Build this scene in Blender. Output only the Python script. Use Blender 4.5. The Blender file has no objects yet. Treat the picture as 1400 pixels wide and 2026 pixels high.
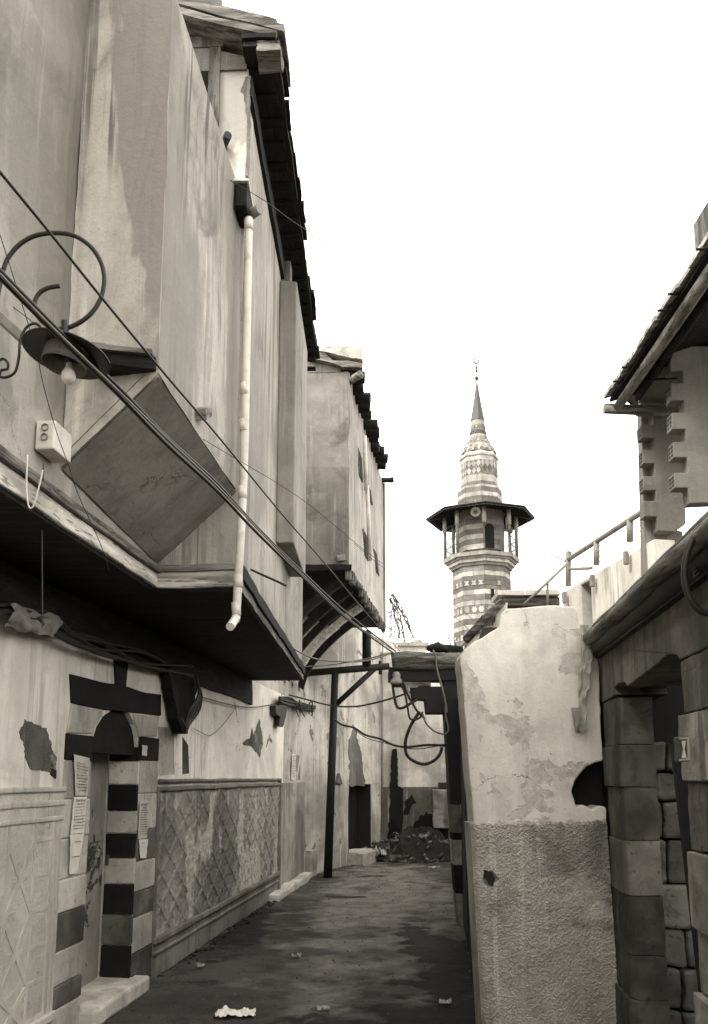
import bpy, bmesh, math, random
from mathutils import Vector, noise
random.seed(7)
C = bpy.context.scene
COL = C.collection
R = math.radians

# ------------------------------------------------------------------ camera
F, PY, PITCH, EYE = 1700.0, 1256.0, math.atan(281 / 1700), 1.6      # focal length / principal row in photo pixels
cam = bpy.data.cameras.new('camera')
cam.sensor_fit = 'VERTICAL'; cam.sensor_height = 36; cam.sensor_width = 36
cam.lens = F / 2026 * 36
cam.shift_y = (PY - 1013) / 2026
cam.clip_start = 0.05; cam.clip_end = 3000
camo = bpy.data.objects.new('camera', cam); COL.objects.link(camo)
camo.location = (0, 0, EYE); camo.rotation_euler = (R(90) + PITCH, 0, 0)
C.camera = camo

# ------------------------------------------------------------------ sky, sun, exposure
SUN_EL, SUN_AZ = 46, 238      # degrees; azimuth clockwise from +Y (behind the camera, to the left)
w = bpy.data.worlds.new('World'); C.world = w; w.use_nodes = True
nt = w.node_tree; nt.nodes.clear()
N = nt.nodes.new; L = nt.links.new
sky = N('ShaderNodeTexSky'); sky.sky_type = 'NISHITA'; sky.sun_disc = False
sky.sun_elevation = R(SUN_EL); sky.sun_rotation = R(SUN_AZ); sky.dust_density = 4
bw = N('ShaderNodeRGBToBW')
tc = N('ShaderNodeTexCoord'); mp = N('ShaderNodeMapping'); mp.inputs['Scale'].default_value = (1, 1, 2.2)
cl = N('ShaderNodeTexNoise'); cl.inputs['Scale'].default_value = 2.6; cl.inputs['Detail'].default_value = 6
cr = N('ShaderNodeMapRange'); cr.inputs['From Min'].default_value = .35; cr.inputs['From Max'].default_value = .7
cr.inputs['To Min'].default_value = 10.0; cr.inputs['To Max'].default_value = 13.0
mxs = N('ShaderNodeMix'); mxs.data_type = 'FLOAT'; mxs.inputs[0].default_value = .8      # a high thin cloud sheet over the blue
tint = N('ShaderNodeMix'); tint.data_type = 'RGBA'; tint.blend_type = 'MULTIPLY'; tint.inputs[0].default_value = 1
tint.inputs[7].default_value = (1.0, .985, .955, 1)
bg = N('ShaderNodeBackground'); bg.inputs[1].default_value = .13
out = N('ShaderNodeOutputWorld')
L(sky.outputs[0], bw.inputs[0]); L(tc.outputs['Generated'], mp.inputs[0]); L(mp.outputs[0], cl.inputs[0])
L(cl.outputs[0], cr.inputs[0]); L(bw.outputs[0], mxs.inputs[2]); L(cr.outputs[0], mxs.inputs[3])
L(mxs.outputs[0], tint.inputs[6]); L(tint.outputs[2], bg.inputs[0]); L(bg.outputs[0], out.inputs[0])
sl = bpy.data.lights.new('sun', 'SUN'); sl.energy = 1.5; sl.angle = R(18); sl.color = (1, .97, .92)
so = bpy.data.objects.new('sun', sl); COL.objects.link(so)
sd = Vector((math.sin(R(SUN_AZ)) * math.cos(R(SUN_EL)), math.cos(R(SUN_AZ)) * math.cos(R(SUN_EL)), math.sin(R(SUN_EL))))
so.rotation_euler = sd.to_track_quat('Z', 'Y').to_euler(); so.location = sd * 60
C.view_settings.view_transform = 'Standard'; C.view_settings.look = 'None'
C.view_settings.exposure = 1.35; C.view_settings.gamma = 1; C.view_settings.use_curve_mapping = False

# ------------------------------------------------------------------ survey helpers: a photo pixel as a ray, cut at a real distance
def ray(x, y):
    b = -(y - PY) / F
    return Vector(((x - 700) / F, math.cos(PITCH) - b * math.sin(PITCH), math.sin(PITCH) + b * math.cos(PITCH)))
CP = Vector((0, 0, EYE))
def atZ(x, y, z): r = ray(x, y); return CP + r * ((z - EYE) / r.z)
def atY(x, y, d): r = ray(x, y); return CP + r * (d / r.y)
def G(x, y): return atZ(x, y, 0.0)
class Plane:                       # upright wall plane through two plan points; n points to the right of a->b
    def __init__(s, a, b):
        s.a = Vector((a[0], a[1], 0)); d = Vector((b[0], b[1], 0)) - s.a; s.len = d.length
        s.u = d.normalized(); s.n = Vector((s.u.y, -s.u.x, 0))
    def pt(s, q, z, o=0.0): return s.a + s.u * q + s.n * o + Vector((0, 0, z))
    def w(s, x, y, o=0.0):
        r = ray(x, y); t = ((s.a + s.n * o) - CP).dot(s.n) / r.dot(s.n); return CP + r * t
    def hit(s, x, y, o=0.0): p = s.w(x, y, o); return ((p - s.a).dot(s.u), p.z)
    def sY(s, Y): return (Y - s.a.y) / s.u.y

# ------------------------------------------------------------------ mesh builder
class MB:
    def __init__(s): s.v = []; s.f = []; s.sm = []; s.at = None
    def quad(s, *p):
        i = len(s.v); s.v += [Vector(q) for q in p]; s.f.append(tuple(range(i, i + len(p)))); s.sm.append(False); return s
    def prism(s, pts, vec):
        pts = [Vector(p) for p in pts]; vec = Vector(vec); n = len(pts); i = len(s.v)
        s.v += pts + [p + vec for p in pts]
        s.f.append(tuple(range(i, i + n))); s.f.append(tuple(range(i + 2 * n - 1, i + n - 1, -1)))
        for k in range(n):
            j = (k + 1) % n; s.f.append((i + k, i + n + k, i + n + j, i + j))
        s.sm += [False] * (n + 2); return s
    def box(s, o, a, b, c):
        o, a, b, c = map(Vector, (o, a, b, c)); return s.prism([o, o + a, o + a + b, o + b], c)
    def bx(s, x0, x1, y0, y1, z0, z1): return s.box((x0, y0, z0), (x1 - x0, 0, 0), (0, y1 - y0, 0), (0, 0, z1 - z0))
    def wbox(s, P, q0, q1, z0, z1, o0, o1):
        return s.prism([P.pt(q0, z0, o1), P.pt(q1, z0, o1), P.pt(q1, z1, o1), P.pt(q0, z1, o1)], P.n * (o0 - o1))
    def poly(s, P, px, o1=0.0, depth=.05):        # outline seen on a wall plane, given real thickness behind it
        return s.prism([P.w(x, y, o1) for x, y in px], -P.n * depth)
    def tube(s, pts, r, n=8, cap=True, smooth=True):
        pts = [Vector(p) for p in pts]; rs = r if isinstance(r, (list, tuple)) else [r] * len(pts)
        base = len(s.v); prev = None
        for k, p in enumerate(pts):
            t = (pts[min(k + 1, len(pts) - 1)] - pts[max(k - 1, 0)])
            if t.length < 1e-9: t = Vector((0, 0, 1))
            t.normalize()
            if prev is None:
                a = t.orthogonal().normalized()
            else:
                a = prev - t * prev.dot(t)
                a = a.normalized() if a.length > 1e-6 else t.orthogonal().normalized()
            prev = a; b = t.cross(a)
            for j in range(n):
                q = 2 * math.pi * j / n; s.v.append(p + (a * math.cos(q) + b * math.sin(q)) * rs[k])
        for k in range(len(pts) - 1):
            for j in range(n):
                j2 = (j + 1) % n
                s.f.append((base + k * n + j, base + k * n + j2, base + (k + 1) * n + j2, base + (k + 1) * n + j)); s.sm.append(smooth)
        if cap:
            s.f.append(tuple(base + j for j in range(n - 1, -1, -1))); s.sm.append(False)
            e = base + (len(pts) - 1) * n
            s.f.append(tuple(e + j for j in range(n))); s.sm.append(False)
        return s
    def lathe(s, c, prof, n=24, phase=0.0, smooth=True, axis=None):
        c = Vector(c); ax = Vector(axis or (0, 0, 1)).normalized(); a = Vector((1, 0, 0)) if axis is None else ax.orthogonal().normalized()
        b = ax.cross(a); base = len(s.v)
        for r, z in prof:
            for j in range(n):
                q = 2 * math.pi * j / n + phase; s.v.append(c + (a * math.cos(q) + b * math.sin(q)) * max(r, 1e-4) + ax * z)
        for k in range(len(prof) - 1):
            for j in range(n):
                j2 = (j + 1) % n
                s.f.append((base + k * n + j, base + k * n + j2, base + (k + 1) * n + j2, base + (k + 1) * n + j)); s.sm.append(smooth)
        return s
    def ball(s, c, r, n=12, sz=1.0):
        return s.lathe(c, [(r * math.sin(math.pi * k / 8), -r * sz * math.cos(math.pi * k / 8)) for k in range(9)], n)
    def grid(s, fn, nu, nv, smooth=True):
        base = len(s.v)
        for i in range(nu + 1):
            for j in range(nv + 1): s.v.append(Vector(fn(i / nu, j / nv)))
        for i in range(nu):
            for j in range(nv):
                k = base + i * (nv + 1) + j; s.f.append((k, k + nv + 1, k + nv + 2, k + 1)); s.sm.append(smooth)
        return s
    def build(s, name, mat, parent=None, bevel=0.0, rough=0.0, cell=.25, recalc=True, seg=2, rs=3.0):
        off = Vector((0, 0, 0)); p = parent
        while p is not None: off += Vector(p.location); p = p.parent
        me = bpy.data.meshes.new(name)
        me.from_pydata([tuple(v - off) for v in s.v], [], s.f)
        me.polygons.foreach_set('use_smooth', s.sm)
        if recalc or rough:
            bm = bmesh.new(); bm.from_mesh(me)
            if rough:
                for _ in range(5):
                    es = [e for e in bm.edges if e.calc_length() > cell]
                    if not es or len(bm.verts) > 9000: break
                    bmesh.ops.subdivide_edges(bm, edges=es, cuts=1, use_grid_fill=True)
                for v in bm.verts:
                    wv = v.co + off
                    v.co += noise.noise_vector(wv * rs) * rough + noise.noise_vector(wv * rs * 4) * rough * .4
            if recalc: bmesh.ops.recalc_face_normals(bm, faces=bm.faces)
            bm.to_mesh(me); bm.free()
        me.materials.append(mat)
        o = bpy.data.objects.new(name, me); COL.objects.link(o)
        if parent is not None: o.parent = parent
        if bevel:
            m = o.modifiers.new('bevel', 'BEVEL'); m.width = bevel; m.segments = seg; m.limit_method = 'ANGLE'; m.angle_limit = R(35)
        return o
def thing(name, label, cat, loc, group=None):
    o = bpy.data.objects.new(name, None); COL.objects.link(o); o.location = loc; o.empty_display_size = .1
    return tag(o, label, cat, group)
def tag(o, label=None, cat=None, group=None, kind=None):
    if label: o['label'] = label
    if cat: o['category'] = cat
    if group: o['group'] = group
    if kind: o['kind'] = kind
    return o
def copy_thing(o, loc, label):
    c = o.copy(); COL.objects.link(c); c.location = loc; c['label'] = label
    for ch in o.children:
        d = ch.copy(); COL.objects.link(d); d.parent = c
        for g in ch.children:
            e = g.copy(); COL.objects.link(e); e.parent = d
    return c

# ------------------------------------------------------------------ procedural materials (warm greys: the photograph is a toned monochrome)
def tn(g): return (min(g * 1.07, 1), g, g * .87, 1)
MATS = {}
class NB:
    def __init__(s, name):
        s.m = bpy.data.materials.new(name); s.m.use_nodes = True; s.t = s.m.node_tree; s.t.nodes.clear()
        s.out = s.n('ShaderNodeOutputMaterial'); s.b = s.n('ShaderNodeBsdfPrincipled'); s.l(s.b.outputs[0], s.out.inputs[0])
        s.tc = s.n('ShaderNodeTexCoord')
        s.oi = s.n('ShaderNodeObjectInfo')
        ad = s.n('ShaderNodeVectorMath'); s.l(s.tc.outputs['Object'], ad.inputs[0]); s.l(s.oi.outputs['Location'], ad.inputs[1]); s.co = ad.outputs[0]
    def n(s, t, **k):
        q = s.t.nodes.new(t)
        for a, b in k.items(): setattr(q, a, b)
        return q
    def l(s, a, b): s.t.links.new(a, b)
    def noise(s, scale, detail=4, stretch=(1, 1, 1), rough=.55, dist=0.0, off=(0, 0, 0)):
        mp = s.n('ShaderNodeMapping'); mp.inputs['Scale'].default_value = stretch; mp.inputs['Location'].default_value = off
        s.l(s.co, mp.inputs[0]); q = s.n('ShaderNodeTexNoise'); q.inputs['Scale'].default_value = scale
        q.inputs['Detail'].default_value = detail; q.inputs['Roughness'].default_value = rough; q.inputs['Distortion'].default_value = dist
        s.l(mp.outputs[0], q.inputs[0]); return q.outputs[0]
    def rng(s, a, f0, f1, t0=0., t1=1.):
        q = s.n('ShaderNodeMapRange'); q.interpolation_type = 'SMOOTHSTEP'
        for i, v in zip((1, 2, 3, 4), (f0, f1, t0, t1)): q.inputs[i].default_value = v
        s.l(a, q.inputs[0]); return q.outputs[0]
    def math(s, op, a, b):
        q = s.n('ShaderNodeMath', operation=op)
        for i, v in enumerate((a, b)):
            if isinstance(v, (int, float)): q.inputs[i].default_value = v
            else: s.l(v, q.inputs[i])
        return q.outputs[0]
    def mix(s, f, a, b, mode='MIX'):
        q = s.n('ShaderNodeMix', data_type='RGBA', blend_type=mode)
        for i, v in ((0, f), (6, a), (7, b)):
            if isinstance(v, (int, float)): q.inputs[i].default_value = v if i == 0 else 0
            elif isinstance(v, tuple): q.inputs[i].default_value = v
            else: s.l(v, q.inputs[i])
        return q.outputs[2]
    def bump(s, h, strength=.3, dist=.01):
        q = s.n('ShaderNodeBump'); q.inputs['Strength'].default_value = strength; q.inputs['Distance'].default_value = dist
        s.l(h, q.inputs['Height']); s.l(q.outputs[0], s.b.inputs['Normal'])
    def fin(s, col, rough=.9, spec=.25):
        s.l(col, s.b.inputs['Base Color']) if not isinstance(col, tuple) else setattr(s.b.inputs['Base Color'], 'default_value', col)
        if isinstance(rough, (int, float)): s.b.inputs['Roughness'].default_value = rough
        else: s.l(rough, s.b.inputs['Roughness'])
        s.b.inputs['Specular IOR Level'].default_value = spec
        return s.m
def plaster(name, g, streak=.5, blotch=.5, peel=0.0, crack=.6, grain=.5, dark=.45, off=(0, 0, 0), attr=None, attr_col=None, peel_g=None, fine=60, edge=.0, stv=(1, 1, .06), grime=.0):
    b = NB(name)
    big = b.noise(.75, 7, off=off, dist=.5, rough=.6); med = b.noise(3.6, 8, off=off, rough=.66); st = b.noise(5.2, 7, stv, off=off, rough=.7, dist=.2)
    st2 = b.noise(1.5, 5, (1, 1, .2), off=off, rough=.65); fn_ = b.noise(fine, 3, rough=.7); mid = b.noise(15, 6, rough=.7); gm = b.noise(.55, 3, off=(off[2] + 4, off[0], off[1]))
    c = b.mix(b.rng(big, .36, .62), tn(g * (1 - blotch * .62)), tn(g * (1 + blotch * .2)))
    sm = b.rng(gm, .38, .62, .15, 1.)
    c = b.mix(b.math('MULTIPLY', b.math('MULTIPLY', b.rng(st, .46, .68), sm), streak), c, tn(g * dark))
    c = b.mix(b.math('MULTIPLY', b.math('MULTIPLY', b.rng(st2, .5, .66), b.rng(gm, .35, .6, 1, .1)), min(streak, 1) * .8), c, tn(min(g * 1.35, .78)))
    c = b.mix(b.math('MULTIPLY', b.rng(med, .5, .66), .4 * blotch + .08), c, tn(g * .55))
    c = b.mix(b.math('MULTIPLY', b.rng(mid, .56, .7), .22), c, tn(g * .45))
    c = b.mix(b.math('MULTIPLY', b.rng(mid, .44, .3), .25), c, tn(min(g * 1.3, .78)))
    if grime:
        dr = b.noise(13, 5, (1, 1, .035), off=(off[1], off[0] + 2, off[2]), rough=.6); dm = b.noise(.9, 4, (1, 1, .6), off=(off[0] + 21, off[2], 3), rough=.6)
        c = b.mix(b.math('MULTIPLY', b.math('MULTIPLY', b.rng(dr, .5, .62), b.rng(dm, .46, .6)), grime), c, tn(g * .33))
        c = b.mix(b.math('MULTIPLY', b.math('MULTIPLY', b.rng(dr, .44, .34), b.rng(dm, .52, .4)), grime * .8), c, tn(min(g * 1.5, .78)))
        gb_ = b.noise(1.3, 9, off=(off[0], off[1] + 31, off[2]), rough=.7, dist=.8); c = b.mix(b.math('MULTIPLY', b.rng(gb_, .52, .66), grime * .7), c, tn(g * .42))
        sp_ = b.noise(33, 4, rough=.75); c = b.mix(b.math('MULTIPLY', b.rng(sp_, .6, .7), grime * .45), c, tn(g * .3))
    if edge:                                       # tide-marked stain with its own outline
        tn_ = b.noise(.85, 7, (1, 1, .4), off=(off[0] + 11, off[1], off[2]), rough=.55, dist=.3); c = b.mix(b.math('MULTIPLY', b.rng(tn_, .485, .505), edge), c, tn(g * .6))
    h = b.math('ADD', b.math('MULTIPLY', fn_, .35 * grain), b.math('MULTIPLY', mid, .6))
    h = b.math('ADD', h, b.math('MULTIPLY', med, 1.6))
    if peel:
        pn = b.noise(1.9, 9, off=(off[0] + 5, off[1], off[2]), rough=.66, dist=.4)
        pm = b.rng(pn, 1 - peel - .1, 1 - peel - .085); c = b.mix(pm, c, b.mix(b.rng(mid, .35, .65), tn((peel_g or g * .5) * .8), tn((peel_g or g * .5) * 1.15)))
        h = b.math('SUBTRACT', h, b.math('MULTIPLY', pm, 1.4))
    if crack:
        ad = b.n('ShaderNodeVectorMath', operation='ADD'); nz = b.n('ShaderNodeTexNoise'); nz.inputs['Scale'].default_value = 1.1; nz.inputs['Detail'].default_value = 8; nz.inputs['Roughness'].default_value = .62
        b.l(b.co, nz.inputs[0]); b.l(b.co, ad.inputs[0]); b.l(nz.outputs[1], ad.inputs[1])
        vo = b.n('ShaderNodeTexVoronoi', feature='DISTANCE_TO_EDGE'); vo.inputs['Scale'].default_value = .55; b.l(ad.outputs[0], vo.inputs[0])
        ck = b.math('MULTIPLY', b.rng(vo.outputs[0], .0, .0028, 1, 0), b.rng(b.noise(1.1, 3, off=(9, 3, off[2])), .52, .58))
        ck = b.math('MULTIPLY', ck, crack); c = b.mix(ck, c, tn(g * .22)); h = b.math('SUBTRACT', h, b.math('MULTIPLY', ck, 1.2))
    if attr:
        at = b.n('ShaderNodeAttribute', attribute_name=attr); c = b.mix(at.outputs['Fac'], c, b.mix(b.rng(mid, .35, .7), tn(attr_col * .7), tn(attr_col * 1.2)))
    b.bump(h, .55 * grain + .15, .014)
    return b.fin(c, .92, .15)
def wood(name, g, var=.5, axis=(1, 12, 12), crackd=.6, scale=1.6):
    b = NB(name); gr = b.noise(scale, 6, axis, rough=.65, dist=.6); bl = b.noise(2.2, 4); fi = b.noise(scale * 4, 4, axis)
    c = b.mix(b.rng(gr, .35, .68), tn(g * (1 - var)), tn(g * (1 + var * .5)))
    c = b.mix(b.math('MULTIPLY', b.rng(bl, .5, .7), .5), c, tn(g * .5)); c = b.mix(b.math('MULTIPLY', b.rng(fi, .58, .64), crackd), c, tn(g * .15))
    b.bump(b.math('SUBTRACT', gr, b.math('MULTIPLY', b.rng(fi, .58, .64), .6)), .6, .012)
    return b.fin(c, .85, .2)
def stone(name, g, var=.4, streak=.4, pit=.5):
    b = NB(name); big = b.noise(2.3, 6, dist=.3); st = b.noise(7, 5, (1, 1, .12)); fn_ = b.noise(45, 4, rough=.7); pt = b.noise(24, 3)
    rnd = b.rng(b.oi.outputs['Random'], 0, 1, .8, 1.2)
    c = b.mix(b.rng(big, .3, .7), tn(g * (1 - var)), tn(g * (1 + var * .4)))
    c = b.mix(b.math('MULTIPLY', b.rng(st, .48, .66), streak), c, tn(g * .35)); c = b.mix(b.math('MULTIPLY', b.rng(pt, .62, .7), pit), c, tn(g * .3))
    hs = b.n('ShaderNodeHueSaturation'); b.l(rnd, hs.inputs['Value']); b.l(c, hs.inputs['Color'])
    g2 = b.noise(5.5, 9, rough=.72, dist=.6); c = b.mix(b.math('MULTIPLY', b.rng(g2, .5, .64), var), c, tn(g * .4)); c = b.mix(b.math('MULTIPLY', b.rng(g2, .42, .3), var * .8), c, tn(min(g * 1.5, .75))); b.l(c, hs.inputs['Color'])
    b.bump(b.math('ADD', b.math('MULTIPLY', fn_, .5), b.math('SUBTRACT', big, b.math('MULTIPLY', b.rng(pt, .62, .7), .5))), .5, .01)
    return b.fin(hs.outputs[0], .88, .2)
def paint(name, g, rough=.5, dirt=.3, spec=.3):
    b = NB(name); nz = b.noise(9, 5); st = b.noise(14, 4, (1, 1, .1))
    c = b.mix(b.math('MULTIPLY', b.rng(nz, .45, .7), dirt), tn(g), tn(g * .45)); c = b.mix(b.math('MULTIPLY', b.rng(st, .5, .7), dirt * .7), c, tn(g * .5))
    b.bump(b.noise(50, 2), .1, .004)
    return b.fin(c, rough, spec)

M = dict(
 bay=plaster('bay_plaster', .37, .9, .55, crack=.6, dark=.5, edge=.6, grime=.9),
 upper=plaster('upper_plaster', .36, 1.1, .5, crack=.5, dark=.42, off=(3, 1, 0), edge=.7, grime=1.25),
 endw=plaster('end_plaster', .52, .6, .55, crack=.6, dark=.55, off=(7, 0, 2), edge=.9, grime=.9),
 cheek=plaster('sloped_plaster', .23, .9, .6, crack=.8, dark=.4, off=(2, 2, 2), stv=(.25, 1.6, .25), grime=.25),
 cwall=plaster('street_plaster', .32, .9, .45, crack=.4, dark=.55, off=(4, 6, 0), grime=.7),
 pil=plaster('pilaster_plaster', .26, .9, .4, crack=.2, dark=.5, off=(1, 6, 0), grime=.8),
 ground=plaster('ground_floor_plaster', .78, .4, .42, peel=.26, crack=.9, dark=.6, off=(0, 3, 1), peel_g=.36, grime=.5),
 bare=plaster('bare_render', .22, .15, .8, crack=.6, grain=1.2, off=(2, 0, 6), grime=.6),
 patch=plaster('broken_render', .12, .1, .9, crack=.4, grain=1.4, off=(2, 7, 6), peel=.35, peel_g=.22, grime=.7),
 dadol=plaster('dado_render', .52, .3, .45, crack=.3, grain=1.3, dark=.7, fine=75, grime=.45),
 strip=plaster('dado_strip', .55, .25, .4, crack=.0, grain=.8, off=(3, 3, 3), grime=.35),
 dador=plaster('lozenge_render', .27, .6, .7, crack=.2, grain=1.2, off=(0, 2, 8), attr='wear', attr_col=.46, grime=.7),
 dadop=plaster('painted_dado', .33, .4, 1.0, crack=.4, dark=.3, off=(5, 0, 1), grime=.9),
 house2=plaster('second_house_plaster', .22, 1.1, .6, crack=.5, dark=.4, off=(8, 2, 0), grime=1.0),
 house2p=plaster('second_house_pale', .37, .8, .4, crack=.3, dark=.6, off=(8, 5, 0), grime=.7),
 low2=plaster('lower_plaster', .50, .45, .8, peel=.31, crack=.5, dark=.35, off=(6, 9, 0), peel_g=.2, grime=.65),
 endwall=plaster('alley_end_plaster', .54, .7, .7, crack=.6, dark=.5, off=(0, 12, 0), grime=.7),
 enddado=plaster('alley_end_dado', .22, .6, 1.0, peel=.24, crack=.3, dark=.25, off=(1, 11, 4), peel_g=.05, grime=1.0),
 r1=plaster('corner_plaster', .68, .3, .5, peel=.36, crack=.9, off=(2, 4, 0), peel_g=.47, grime=.3),
 r1d=plaster('roughcast', .36, .0, .5, crack=.0, grain=1.3, off=(4, 4, 4), attr='wear', attr_col=.5, grime=.95),
 pale=plaster('whitewash', .60, .6, .4, crack=.6, dark=.45, off=(5, 5, 0), grime=.7),
 r3=plaster('cement_render', .21, .5, .4, crack=.2, grain=1.0, off=(1, 1, 7), grime=.4),
 block=plaster('hollow_block', .17, .5, .4, crack=0, grain=1.0, off=(1, 3, 7), grime=.4),
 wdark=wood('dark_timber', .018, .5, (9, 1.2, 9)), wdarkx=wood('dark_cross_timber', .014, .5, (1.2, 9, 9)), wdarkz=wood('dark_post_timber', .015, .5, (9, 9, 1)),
 wgrey=wood('grey_timber', .17, .7, (9, 1.0, 9)), wgreyx=wood('grey_cross_timber', .20, .7, (1.0, 9, 9)), wgreyz=wood('grey_upright_timber', .13, .6, (9, 9, 1)),
 wpale=wood('pale_painted_timber', .60, .45, (9, .8, 9), .7), wpalex=wood('pale_cross_timber', .45, .6, (.8, 9, 9), .7),
 log=wood('bark_log', .15, .8, (.9, 8, 8), .9, 2.4), logy=wood('rafter_log', .22, .6, (8, .9, 8), .8, 2.4),
 basalt=stone('black_basalt', .012, .4, .2, .3), lime=stone('pale_limestone', .50, .35, .45, .5), sooty=stone('sooty_stone', .12, .7, .4, .5),
 jamb=stone('doorway_stone', .12, .6, .8, .6), jambp=stone('doorway_pale_stone', .27, .6, .9, .7), lintel=stone('doorway_lintel', .16, .5, .8, .4), rubble=stone('rubble_stone', .22, .6, .2, .7),
 mdark=stone('minaret_dark', .14, .25, .3, .2), mlight=stone('minaret_light', .37, .3, .4, .25), mgrey=stone('minaret_grey', .18, .3, .4, .2),
 lead=paint('lead_cone', .06, .5, .5), iron=paint('black_iron', .018, .5, .3), cable=paint('cable_rubber', .02, .55, .2), cableg=paint('cable_grey', .16, .6, .4),
 white=paint('white_plastic', .62, .45, .35), pipe=paint('white_pipe', .60, .5, .5), glassw=paint('bulb_glass', .62, .2, .1, .5), paper=paint('poster_paper', .68, .8, .25), paperg=paint('faded_paper', .50, .8, .5), ink=paint('ink', .05, .8, .1),
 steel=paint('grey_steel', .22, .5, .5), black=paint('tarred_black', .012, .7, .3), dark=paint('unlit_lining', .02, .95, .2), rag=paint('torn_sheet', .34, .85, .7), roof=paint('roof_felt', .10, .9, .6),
 door=plaster('door_sheet', .27, .6, .7, peel=.33, crack=.0, grain=.3, dark=.4, off=(3, 9, 5), peel_g=.06), twig=paint('twig_bark', .12, .9, .3), rubbish=plaster('rubbish_earth', .035, .0, 1.0, peel=.3, crack=0, grain=1.5, peel_g=.09),
)
b = NB('alley_asphalt')
bgn = b.noise(.55, 6, dist=.5); md = b.noise(3.2, 7, rough=.65); fn_ = b.noise(70, 4, rough=.75); sp = b.noise(26, 3)
at = b.n('ShaderNodeAttribute', attribute_name='shade_stain')
c = b.mix(b.rng(bgn, .32, .66), tn(.05), tn(.125)); c = b.mix(b.math('MULTIPLY', b.rng(md, .45, .68), .6), c, tn(.04))
c = b.mix(b.math('MULTIPLY', b.rng(sp, .64, .72), .5), c, tn(.22))
wo = b.n('ShaderNodeAttribute', attribute_name='worn'); c = b.mix(b.math('MULTIPLY', wo.outputs['Fac'], .85), c, b.mix(b.rng(md, .35, .65), tn(.21), tn(.36)))
c = b.mix(b.rng(b.math('ADD', at.outputs['Fac'], b.math('MULTIPLY', b.math('SUBTRACT', md, .5), 2.2)), .25, .85), c, tn(.009))
ag = b.noise(38, 5, rough=.8); c = b.mix(b.math('MULTIPLY', b.rng(ag, .5, .66), .5), c, tn(.035)); c = b.mix(b.math('MULTIPLY', b.rng(b.noise(7, 8, rough=.75, dist=1.), .56, .64), .45), c, tn(.03))
b.bump(b.math('ADD', b.math('ADD', fn_, ag), b.math('MULTIPLY', md, 2)), 1.0, .03)
M['asphalt'] = b.fin(c, b.rng(at.outputs['Fac'], 0, 1, .9, .6), .2)

def catmull(p, k=6):
    p = [Vector(q) for q in p]
    if len(p) < 3: return p
    o = []
    for i in range(len(p) - 1):
        a, b_, c_, d = p[max(i - 1, 0)], p[i], p[i + 1], p[min(i + 2, len(p) - 1)]
        for j in range(k):
            t = j / k
            o.append(.5 * ((2 * b_) + (c_ - a) * t + (2 * a - 5 * b_ + 4 * c_ - d) * t * t + (3 * b_ - a - 3 * c_ + d) * t ** 3))
    o.append(p[-1]); return o
def run(px, d0, d1, k=5):                  # a span between two real distances, straight in space (1/d is linear in the picture)
    Ls = [0]
    for a, b_ in zip(px, px[1:]): Ls.append(Ls[-1] + math.dist(a, b_))
    return catmull([atY(x, y, 1 / (1 / d0 + (1 / d1 - 1 / d0) * q / Ls[-1])) for (x, y), q in zip(px, Ls)], k)
def on(P, px, o=.02, k=4): return catmull([P.w(x, y, o) for x, y in px], k)
def jag(px, step=6, amp=2.2):
    o = []
    for (x0, y0), (x1, y1) in zip(px, px[1:] + px[:1]):
        n = max(1, int(math.dist((x0, y0), (x1, y1)) / step))
        for k in range(n):
            x, y = x0 + (x1 - x0) * k / n, y0 + (y1 - y0) * k / n; v = noise.noise_vector(Vector((x * .11, y * .11, 1.7))) + noise.noise_vector(Vector((x * .31, y * .31, 4))) * .6
            o.append((x + v.x * amp, y + v.y * amp))
    return o
def cable(label, pts, r=.008, mat='cable', name='cable', cat='cable', group=None, n=6):
    m = MB(); m.tube(pts, r, n); o = m.build(name, M[mat], None, recalc=False)
    return tag(o, label, cat, group)

# ================================================================== ground
def blob(p, cx, cy, rx, ry): return math.sqrt(((p.x - cx) / rx) ** 2 + ((p.y - cy) / ry) ** 2)
SHADE_STAINS = [(.95, 7.0, .58, 3.0), (-.3, 5.3, .8, .6), (-1.15, 9.6, .25, 1.7), (.5, 5.6, .95, .9), (.75, 8.6, .4, 1.6), (.2, 14.4, .25, .12), (.85, 13.7, .22, .12), (-.05, 12.0, .3, .12)]  # dark lane patches: shade painted into the asphalt, together with stains
def shade_stain(p):
    v = 0
    for d in SHADE_STAINS:
        q = blob(p, *d) + noise.fractal(p * 1.5, .8, 2, 6) * .8
        v = max(v, 1 - min(max((q - .55) / .7, 0), 1))
    return v
def gz(x, y): return .020 * noise.fractal(Vector((x, y, 0)) * .9, 1, 2, 4) + .007 * noise.fractal(Vector((x, y, 3)) * 6, .8, 2, 3)
m = MB(); nu, nv = 200, 440
m.grid(lambda u, v: (-3 + 8 * u, -1.5 + 22 * v, gz(-3 + 8 * u, -1.5 + 22 * v)), nu, nv)
g = m.build('alley_ground', M['asphalt'], None, recalc=False); tag(g, kind='structure')
wn_ = g.data.attributes.new('worn', 'FLOAT', 'POINT'); wn_.data.foreach_set('value', [min(max((1.25 - blob(v, .25 + (v.y - 9) * .05, 12.2, .85, 5.2) - noise.fractal(v * 1.9, .8, 2, 6) * .9) / .7, 0), 1) for v in m.v])
a = g.data.attributes.new('shade_stain', 'FLOAT', 'POINT'); a.data.foreach_set('value', [shade_stain(v) for v in m.v])
m = MB(); m.grid(lambda u, v: (-900 + 1800 * u, -900 + 1800 * v, -.08), 4, 4)
tag(m.build('ground', M['roof'], None, recalc=False), kind='structure')

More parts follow.
